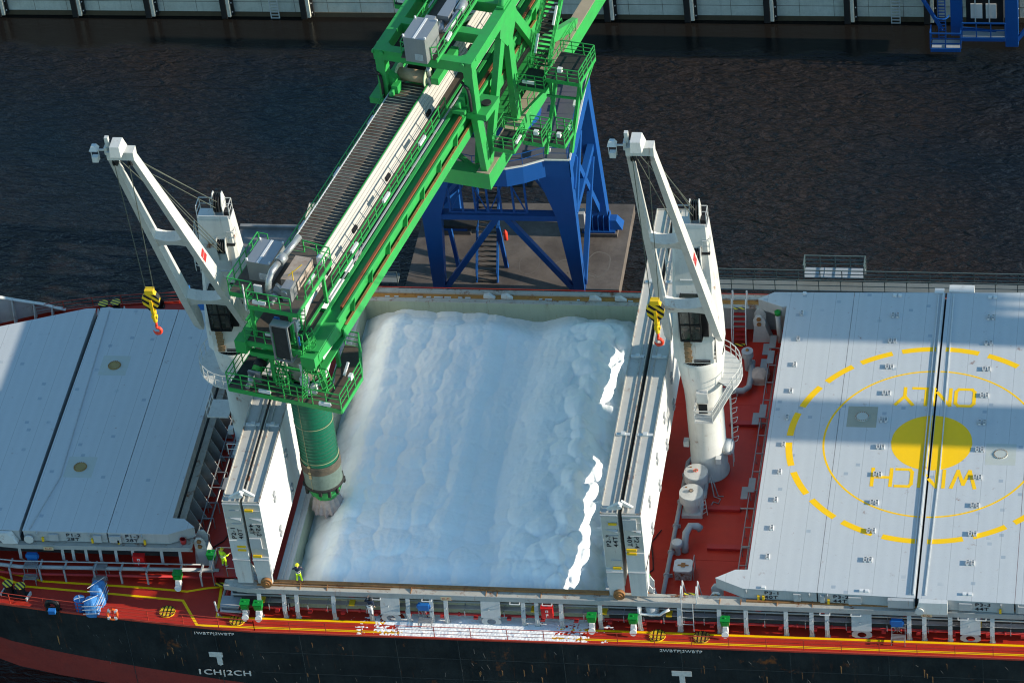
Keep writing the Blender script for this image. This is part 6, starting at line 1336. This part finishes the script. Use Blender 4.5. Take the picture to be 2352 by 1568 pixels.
# stairs over the coamings
def coamstairs(x,y,sg,label):
    t=thing('deck_stairs',label,'stairs',(x,y,0)); b=MB()
    for s_ in (-.48,.48): b.bar((s_,-sg*1.3,0.02),(s_,0,2.45),.06,.2)
    b.build('stringers',shipwhite,t)
    b=MB()
    for k in range(1,7): f=k/7; b.box(-.45,.45,-sg*1.3*(1-f)-.14,-sg*1.3*(1-f)+.14,2.45*f-.03,2.45*f+.02)
    b.build('treads',redpaint,t); b=MB(); b.box(-.45,.45,-sg*1.5-.15,-sg*1.5+.12,.06,.1); b.box(-.45,.45,-.12,.1,2.5,2.53); b.build('striped_treads',YBt,t)
    b=MB()
    for s_ in (-.55,.55): b.path([(s_,-sg*1.45,0),(s_,-sg*1.35,1.1),(s_,-sg*.2,3.6),(s_,sg*.3,2.5)],.07); b.path([(s_,sg*.35,2.5),(s_,sg*.55,3.8),(s_,sg*.95,3.5),(s_,sg*1.0,2.5)],.07)
    b.build('handrails',white,t)
coamstairs(13.0,34.4,1,'steep red stairs with striped treads at the far right coaming'); coamstairs(12.75,2.95,-1,'stairs with looped white handrails over the near coaming'); 
t=thing('deck_ladder','plain steel ladder from the near coaming to the side walkway','ladder',(12.6,1.5,0)); b=MB(); b.ladder((0,.1,.1),(0,.4,2.5),(1,0,0),.8,.05,.6); b.build('rails_and_rungs',shipwhite,t)
def stool(x,y,label,first=[None]):
    if first[0]: return dup(first[0],(x,y,0),None,label)
    t=thing('step_stool',label,'step',(x,y,0),0,'galvanised steps over the side pipes'); first[0]=t
    b=MB()
    for z_,y0 in ((1.15,.1),(.55,-.55)):
        for k in range(5): b.box(-.5,.5,y0+k*.13,y0+.06+k*.13,z_,z_+.04)
        for sx_ in (-.5,.46): b.box(sx_,sx_+.04,y0,y0+.62,z_-.06,z_)
    b.build('treads',thinp,t); b=MB()
    for sx_ in (-.48,.48):
        b.bar((sx_,.1,0),(sx_,.1,1.15),.05); b.bar((sx_,.72,0),(sx_,.72,1.15),.05); b.bar((sx_,-.52,0),(sx_,-.52,.55),.05); b.bar((sx_,-.52,.3),(sx_,.1,.3),.04)
    b.build('legs',thinp,t); return t
stool(-36.9,4.6,'galvanised double step over the pipes at the far left'); stool(-31.6,4.7,'galvanised double step below cover lettering P1-2'); stool(-6.5,1.55,'salt dusted galvanised step below the blue junction box'); stool(27.6,1.5,'galvanised step on the red walkway below cover P3-3')
t=thing('marker_post','short white post on a tripod foot at the walkway corner','post',(-22.0,1.6,0)); b=MB(); b.bar((0,0,0),(-.15,.1,1.3),.09); b.build('post',white,t); b=MB(); b.bar((-.3,.3,.3),(.3,-.2,.02),.03); b.bar((.3,.3,.4),(-.1,-.1,.02),.03); b.build('foot',thinp,t)
# red landing where the hi-vis man stands
t=thing('red_landing','small red railed landing beside the folded panel P2-1','landing',(-22.1,5.7,0)); b=MB(); b.box(-.8,1.3,-1.0,1.0,.85,.95); b.box(-.8,-.7,-1.0,1.0,.02,.85); b.box(.9,1.3,-1.0,1.0,.3,.85); b.build('floor',redpaint,t)
b=MB(); b.path([(-.75,1.0,.95),(-.75,1.0,1.95),(1.2,1.0,1.95)],.05); b.path([(-.85,-1.0,0),(-.85,-1.0,1.9),(-.85,1.0,1.9)],.06); b.path([(.3,-1.0,.95),(.3,-1.0,1.8),(1.3,-1.0,1.8),(1.35,0,1.8),(1.35,1.0,1.9)],.05); b.build('railing',thinp,t); b=MB(); b.box(-.7,.8,-1.4,-1.05,.3,.36); b.build('striped_step',YBt,t)
# square valve chest and bends left of the coaming
t=thing('valve_chest','flat grey square valve chest with bent pipes left of the green boxes','valve chest',(-21.1,2.3,0)); b=MB(); b.box(-.6,.6,-.45,.45,.2,.75); b.box(-.7,.7,-.55,.55,.75,.82); b.build('chest',steel,t); b=MB(); b.tube([(-.8,2.4,.5),(-.75,0,.5),(-.65,-.7,.5),(.9,-.75,.5)],.11,8); b.tube([(-.2,2.4,.6),(0,.5,.6)],.2,10); b.tube([(1.4,-.3,.9),(.9,-.3,.9),(.8,-.3,.4),(.7,-.5,.35)],.07,8); b.build('pipes',steel,t); b=MB(); b.tube([(-.45,2.4,.7),(-.5,.2,.7),(-.9,-.7,.35),(.9,-.95,.3)],.10,8); b.build('red_pipe',redpaint,t)
b=MB(); 
t=thing('valve_manifold','white pipe bends and grey valve under the right hand coaming','valve',(10.0,1.85,1.5)); b=MB(); b.tube([(-.9,0,.5),(-.9,0,0),(-.6,0,-.1),(.6,0,-.1),(.9,0,.2),(1.3,0,.45)],.11,8); b.build('bends',white,t); b=MB(); b.lathe([(.5,-.3),(.5,.4),(0,.45)],(.0,.45),16); b.build('valve_body',steel,t)
# ---------------------------------------------------------------- people
def skin(bones,name,mat,parent,sub=1):
    # bones: list of chains [(x,y,z,r),...]; shared points are merged by position
    me=bpy.data.meshes.new(name); V=[];Rr=[];E=[]; idx={}
    def vid(p):
        k=tuple(round(c_,4) for c_ in p[:3])
        if k not in idx: idx[k]=len(V); V.append(p[:3]); Rr.append(p[3])
        return idx[k]
    for ch in bones:
        for a,c_ in zip(ch,ch[1:]): E.append((vid(a),vid(c_)))
    me.from_pydata(V,E,[]); o=bpy.data.objects.new(name,me); COL.objects.link(o)
    sm_=o.modifiers.new('s','SKIN'); me.skin_vertices[0].data[0].use_root=True
    for i,r_ in enumerate(Rr): me.skin_vertices[0].data[i].radius=(r_,r_)
    su=o.modifiers.new('u','SUBSURF'); su.levels=sub; su.render_levels=sub
    bpy.context.view_layer.update(); m2=bpy.data.meshes.new_from_object(o.evaluated_get(bpy.context.evaluated_depsgraph_get())); bpy.data.objects.remove(o)
    m2.name=name; m2.materials.clear(); m2.materials.append(mat); m2.polygons.foreach_set('use_smooth',[True]*len(m2.polygons))
    q=bpy.data.objects.new(name,m2); COL.objects.link(q); q.parent=parent; return q
def lerp(a,b_,t): return tuple(a[i]+(b_[i]-a[i])*t for i in range(3))
def person(x,y,z,rz,label,pose,jm,tm,hm_,bootm=blackm,H=1.78,helmet=True):
    t=thing('person',label,'person',(x,y,z),rz); s=H/1.78
    # figure faces -y in local space
    S_=lambda p: tuple(c_*s for c_ in p)
    pel=(0,0,.95); che=(pose.get('lean',0),-.02,1.30); nk=(pose.get('lean',0)*1.2,-.02,1.50); hd=(pose.get('lean',0)*1.2,-.05,1.66)
    sh={k:(nk[0]+sg*.2,0,1.43) for k,sg in (('l',1),('r',-1))}; hip={k:(sg*.1,0,.90) for k,sg in (('l',1),('r',-1))}
    foot={'l':(.13+pose.get('spread',0),0,.06),'r':(-.13-pose.get('spread',0),pose.get('step',0),.06)}
    knee={k:((hip[k][0]+foot[k][0])/2*1.05,-.05,.48) for k in 'lr'}
    elb=pose['elb']; hnd=pose['hand']
    B=[]
    B.append([(*pel,.11),(*che,.12),(*nk,.055),(hd[0],hd[1],hd[2]-.05,.07),(*hd,.095),(hd[0],hd[1],hd[2]+.08,.075)])
    for k,sg in (('l',1),('r',-1)):
        B.append([(*che,.12),(*sh[k],.06),(*elb[k],.042),(*hnd[k],.032)])
        d=Vector(hnd[k])-Vector(elb[k]); d.normalize(); sd_=d.cross(Vector((0,0,1))); sd_=sd_.normalized() if sd_.length>.1 else Vector((1,0,0))
        h0=Vector(hnd[k]); pm_=h0+d*.07; B.append([(*h0,.032),(*pm_,.036)])
        for i,(o_,L_) in enumerate(((-.033,.07),(-.011,.085),(.011,.08),(.033,.062))):
            a=pm_+sd_*o_+d*.02; B.append([(*pm_,.036),(*a,.011),(*(a+d*L_*.6),.009),(*(a+d*L_+Vector((0,0,-.02))),.008)])
        B.append([(*h0,.032),(*(h0+sd_*-.045+d*.04),.012),(*(h0+sd_*-.055+d*.085),.009)])
        B.append([(*pel,.11),(*hip[k],.085),(*knee[k],.06),(foot[k][0],foot[k][1],.1,.042),(foot[k][0],foot[k][1]-.16,.05,.04)])
    B=[[tuple([p[0]*s,p[1]*s,p[2]*s,p[3]*s]) for p in ch] for ch in B]
    skin(B,'body',skinm,t)
    J=[[(*lerp(pel,che,-.05),.17),(*lerp(pel,che,.5),.165),(*che,.185),(nk[0],nk[1],1.46,.10)]]
    for k in 'lr': J.append([(*che,.185),(*sh[k],.095),(*lerp(sh[k],elb[k],.5),.078),(*elb[k],.068),(*lerp(elb[k],hnd[k],.85),.052)])
    skin([[tuple(v*s for v in p) for p in ch] for ch in J],'jacket',jm,t)
    T=[[(*pel,.135),(*hip[k],.11),(*knee[k],.085),(foot[k][0],foot[k][1],.16,.07)] for k in 'lr']
    skin([[tuple(v*s for v in p) for p in ch] for ch in T],'trousers',tm,t)
    for k in 'lr':
        f=foot[k]; skin([[tuple(v*s for v in p) for p in ((f[0],f[1]+.05,.05,.055),(f[0],f[1]-.08,.045,.05),(f[0],f[1]-.19,.04,.04))],[tuple(v*s for v in p) for p in ((f[0],f[1]+.05,.05,.055),(f[0],f[1],.17,.06))]],'boot',bootm,t)
    b=MB(); c_=(hd[0]*s,hd[1]*s); z0=(hd[2]+.02)*s
    if helmet: b.lathe([(.155,z0),(.135,z0+.01),(.13,z0+.07),(.10,z0+.125),(.05,z0+.15),(0,z0+.155)],c_,18); b.build('safety_helmet',hm_,t)
    else: b.lathe([(.13,z0-.12),(.135,z0-.02),(.125,z0+.06),(.08,z0+.11),(0,z0+.125)],(c_[0],c_[1]+.02),16); b.build('hood',hm_,t)
    b=MB()   # face: nose, eyes, mouth
    fz=hd[2]*s; fy=(hd[1]-.095)*s; b.hexa([(c_[0]-.012,fy-.02,fz-.03),(c_[0]+.012,fy-.02,fz-.03),(c_[0]+.012,fy+.02,fz-.03),(c_[0]-.012,fy+.02,fz-.03)],[(c_[0]-.006,fy-.002,fz+.02),(c_[0]+.006,fy-.002,fz+.02),(c_[0]+.006,fy+.02,fz+.02),(c_[0]-.006,fy+.02,fz+.02)]); b.build('nose',skinm,t)
    b=MB(); 
    for sg in (-1,1): b.box(c_[0]+sg*.035-.012,c_[0]+sg*.035+.012,fy-.004,fy+.02,fz+.005,fz+.017)
    b.box(c_[0]-.022,c_[0]+.022,fy-.004,fy+.02,fz-.06,fz-.052); b.build('eyes_and_mouth',blackm,t)
    b=MB(); 
    for zz,rr in ((1.02,.187),(1.17,.18)): b.lathe([(rr*s,zz*s),(rr*s,(zz+.05)*s)],(che[0]*.5*s,-.01),20)
    b.build('reflective_bands',reflect,t)
    return t
up_=lambda: None
hvy=paint('hi_vis_helmet',(.85,.80,.02),.4,.1)
person(-15.75,2.62,2.67,PI,'person in dark navy jacket, hi-vis trousers and yellow helmet at the salt edge',dict(elb={'l':(.40,-.06,1.26),'r':(-.40,-.06,1.26)},hand={'l':(.22,-.28,1.22),'r':(-.22,-.28,1.22)},spread=.06),navy,hazy,hvy,paint('brown_boots',(.12,.06,.04),.7,.2))
person(-22.25,5.75,.95,R(155),'person in full hi-vis yellow suit on the red landing',dict(elb={'l':(.34,-.12,1.22),'r':(-.36,-.02,1.2)},hand={'l':(.42,-.36,1.30),'r':(-.38,-.28,1.2)},spread=.04,lean=.03),hazy,hazy,paint('ochre_helmet',(.7,.5,.03),.45,.15),shipwhite)
person(-10.55,1.55,.62,R(165),'person in dark jacket and white trousers standing on the side pipes',dict(elb={'l':(.36,-.05,1.25),'r':(-.30,.0,1.18)},hand={'l':(.10,-.18,1.66),'r':(-.34,-.1,.92)},lean=-.12),navy,whitec,blackm,blackm,H=1.8,helmet=False)
# hoses and loose lines on deck
for (pts,l) in (([(-24.0,8.5,.05),(-23.2,9.4,.05),(-22.8,10.8,.05),(-23.4,12,.05),(-22.9,13.5,.05)],'thin dark hose lying on the shaded cross deck left of panel P2-1'),([(8.6,7,.05),(9.3,7.8,.05),(9.1,9.2,.05),(8.8,10.6,.05),(9.4,12,.05)],'thin dark hose lying on the red deck left of the long grey pipe')):
    t=thing('hose',l,'hose',pts[0]); b=MB(); b.tube([(p[0]-pts[0][0],p[1]-pts[0][1],p[2]-pts[0][2]) for p in pts],.045,6); b.build('hose_line',rubber,t)
# ---------------------------------------------------------------- unseen blocks added off frame, shaped to throw long shadows over the right covers
t=thing('accommodation_block','unseen white block added beyond the right edge to shade the covers','superstructure',(110,YC,0))
b=MB(); b.box(112,120,28.3,31.8,24,38.5); b.box(112,120,31.8,34.6,31.0,38.5); b.box(112,120,32.4,32.9,24,31); b.box(112,120,33.6,34.0,24,31); b.box(112,120,16.9,21.5,24,40.0); b.box(112,124,1.5,35.8,.01,24)
b.build('house',cranewhite,t,world=True,split=False)
b=MB()
for k in range(9):
    for y in (28.4,30.2,17.4,19.6): b.box(111.97,112.0,y,y+.8,2.5+k*3,3.4+k*3)
b.build('windows',blackm,t,world=True)
b=MB(); b.rail([(112,28.0,37),(112,31.5,37),(120,31.5,37)],1.1,1.5,.06); b.bar((116,29,37),(116,29,43),.4); b.build('roof_rail_and_mast',cranewhite,t,world=True)
# ================================================================ sub-parts: hang each piece on the part that carries it
SUB={'cab_glass':'cab_frame','cab_interior':'cab_frame','head_sheave':'jib_head','head_sheaves':'jib_head','floodlight':'jib_head','platform_railing':'platform','access_cover':'pedestal','access_covers':'pedestal','pedestal_ladder':'pedestal','lower_landing':'pedestal',
 'louvre_box':'pedestal','top_plate':'tower','tower_railing':'tower','winch_box':'tower','lettering':'tower','boarded_steps':'tower','ladder':'tower','drum_flange':'head_drum','drum_motor':'head_drum','hook':'swivel','dial':'cover','hand_wheel':'lid','fittings':'lid',
 'hull_marking':'hull_side','weld_seams':'hull_side','scrapes':'hull_side','rust_runs':'hull_side','gunwale_bar':'hull_side','deck_weld_line':'deck','walkway_line':'deck','container_socket':'top_plate','socket_hole':'top_plate','winching_circle_marking':'top_plate','winching_lettering':'top_plate',
 'manhole':'top_plate','primer_patch':'top_plate','edge_rib':'top_plate','socket':'weather_face','striped_cap':'post','emblem':'case','emblem_centre':'case','conduits':'case','idler':'conveyor_belt','conveyor_idler':'conveyor_belt','rack_rail':'boom_girder','lifting_lug':'top_side_beam',
 'dust_filter_cabinet_strip':'dust_filter_cabinet','dust_filter_cabinet_lifting_eye':'dust_filter_cabinet','dust_filter_cabinet_louvre':'dust_filter_cabinet','top_filter_cabinet_strip':'top_filter_cabinet','top_filter_cabinet_lifting_eye':'top_filter_cabinet','top_filter_cabinet_louvre':'top_filter_cabinet',
 'inspection_hatch':'belt_side_cover','bellows_ring':'bellows_chute','bellows_hoop':'bellows_chute','tube_band':'feed_tube','guide_screen':'guide_frame','edge_trim':'box_girder','deck_railing':'deck_plate','strip_light':'upper_deck_beam','rope_clip':'bellows_chute','flange':'pipe','nose':'body','eyes_and_mouth':'body','safety_helmet':'body','hood':'body','reflective_band':'jacket','reflective_bands':'jacket','bands':'ring','band':'ring'}
kids={}
for o in COL.objects:
    if o.parent is not None: kids.setdefault(o.parent.name,[]).append(o)
base_=lambda n: n.rsplit('.',1)[0] if n[-3:].isdigit() and '.' in n else n
for pn,ch in list(kids.items()):
    if bpy.data.objects[pn].parent is not None: continue
    byn={}
    for c_ in ch: byn.setdefault(base_(c_.name),c_)
    for c_ in ch:
        tgt=SUB.get(base_(c_.name)); tgt=byn.get(tgt)
        if tgt is not None and tgt is not c_ and SUB.get(base_(tgt.name)) not in byn: c_.parent=tgt
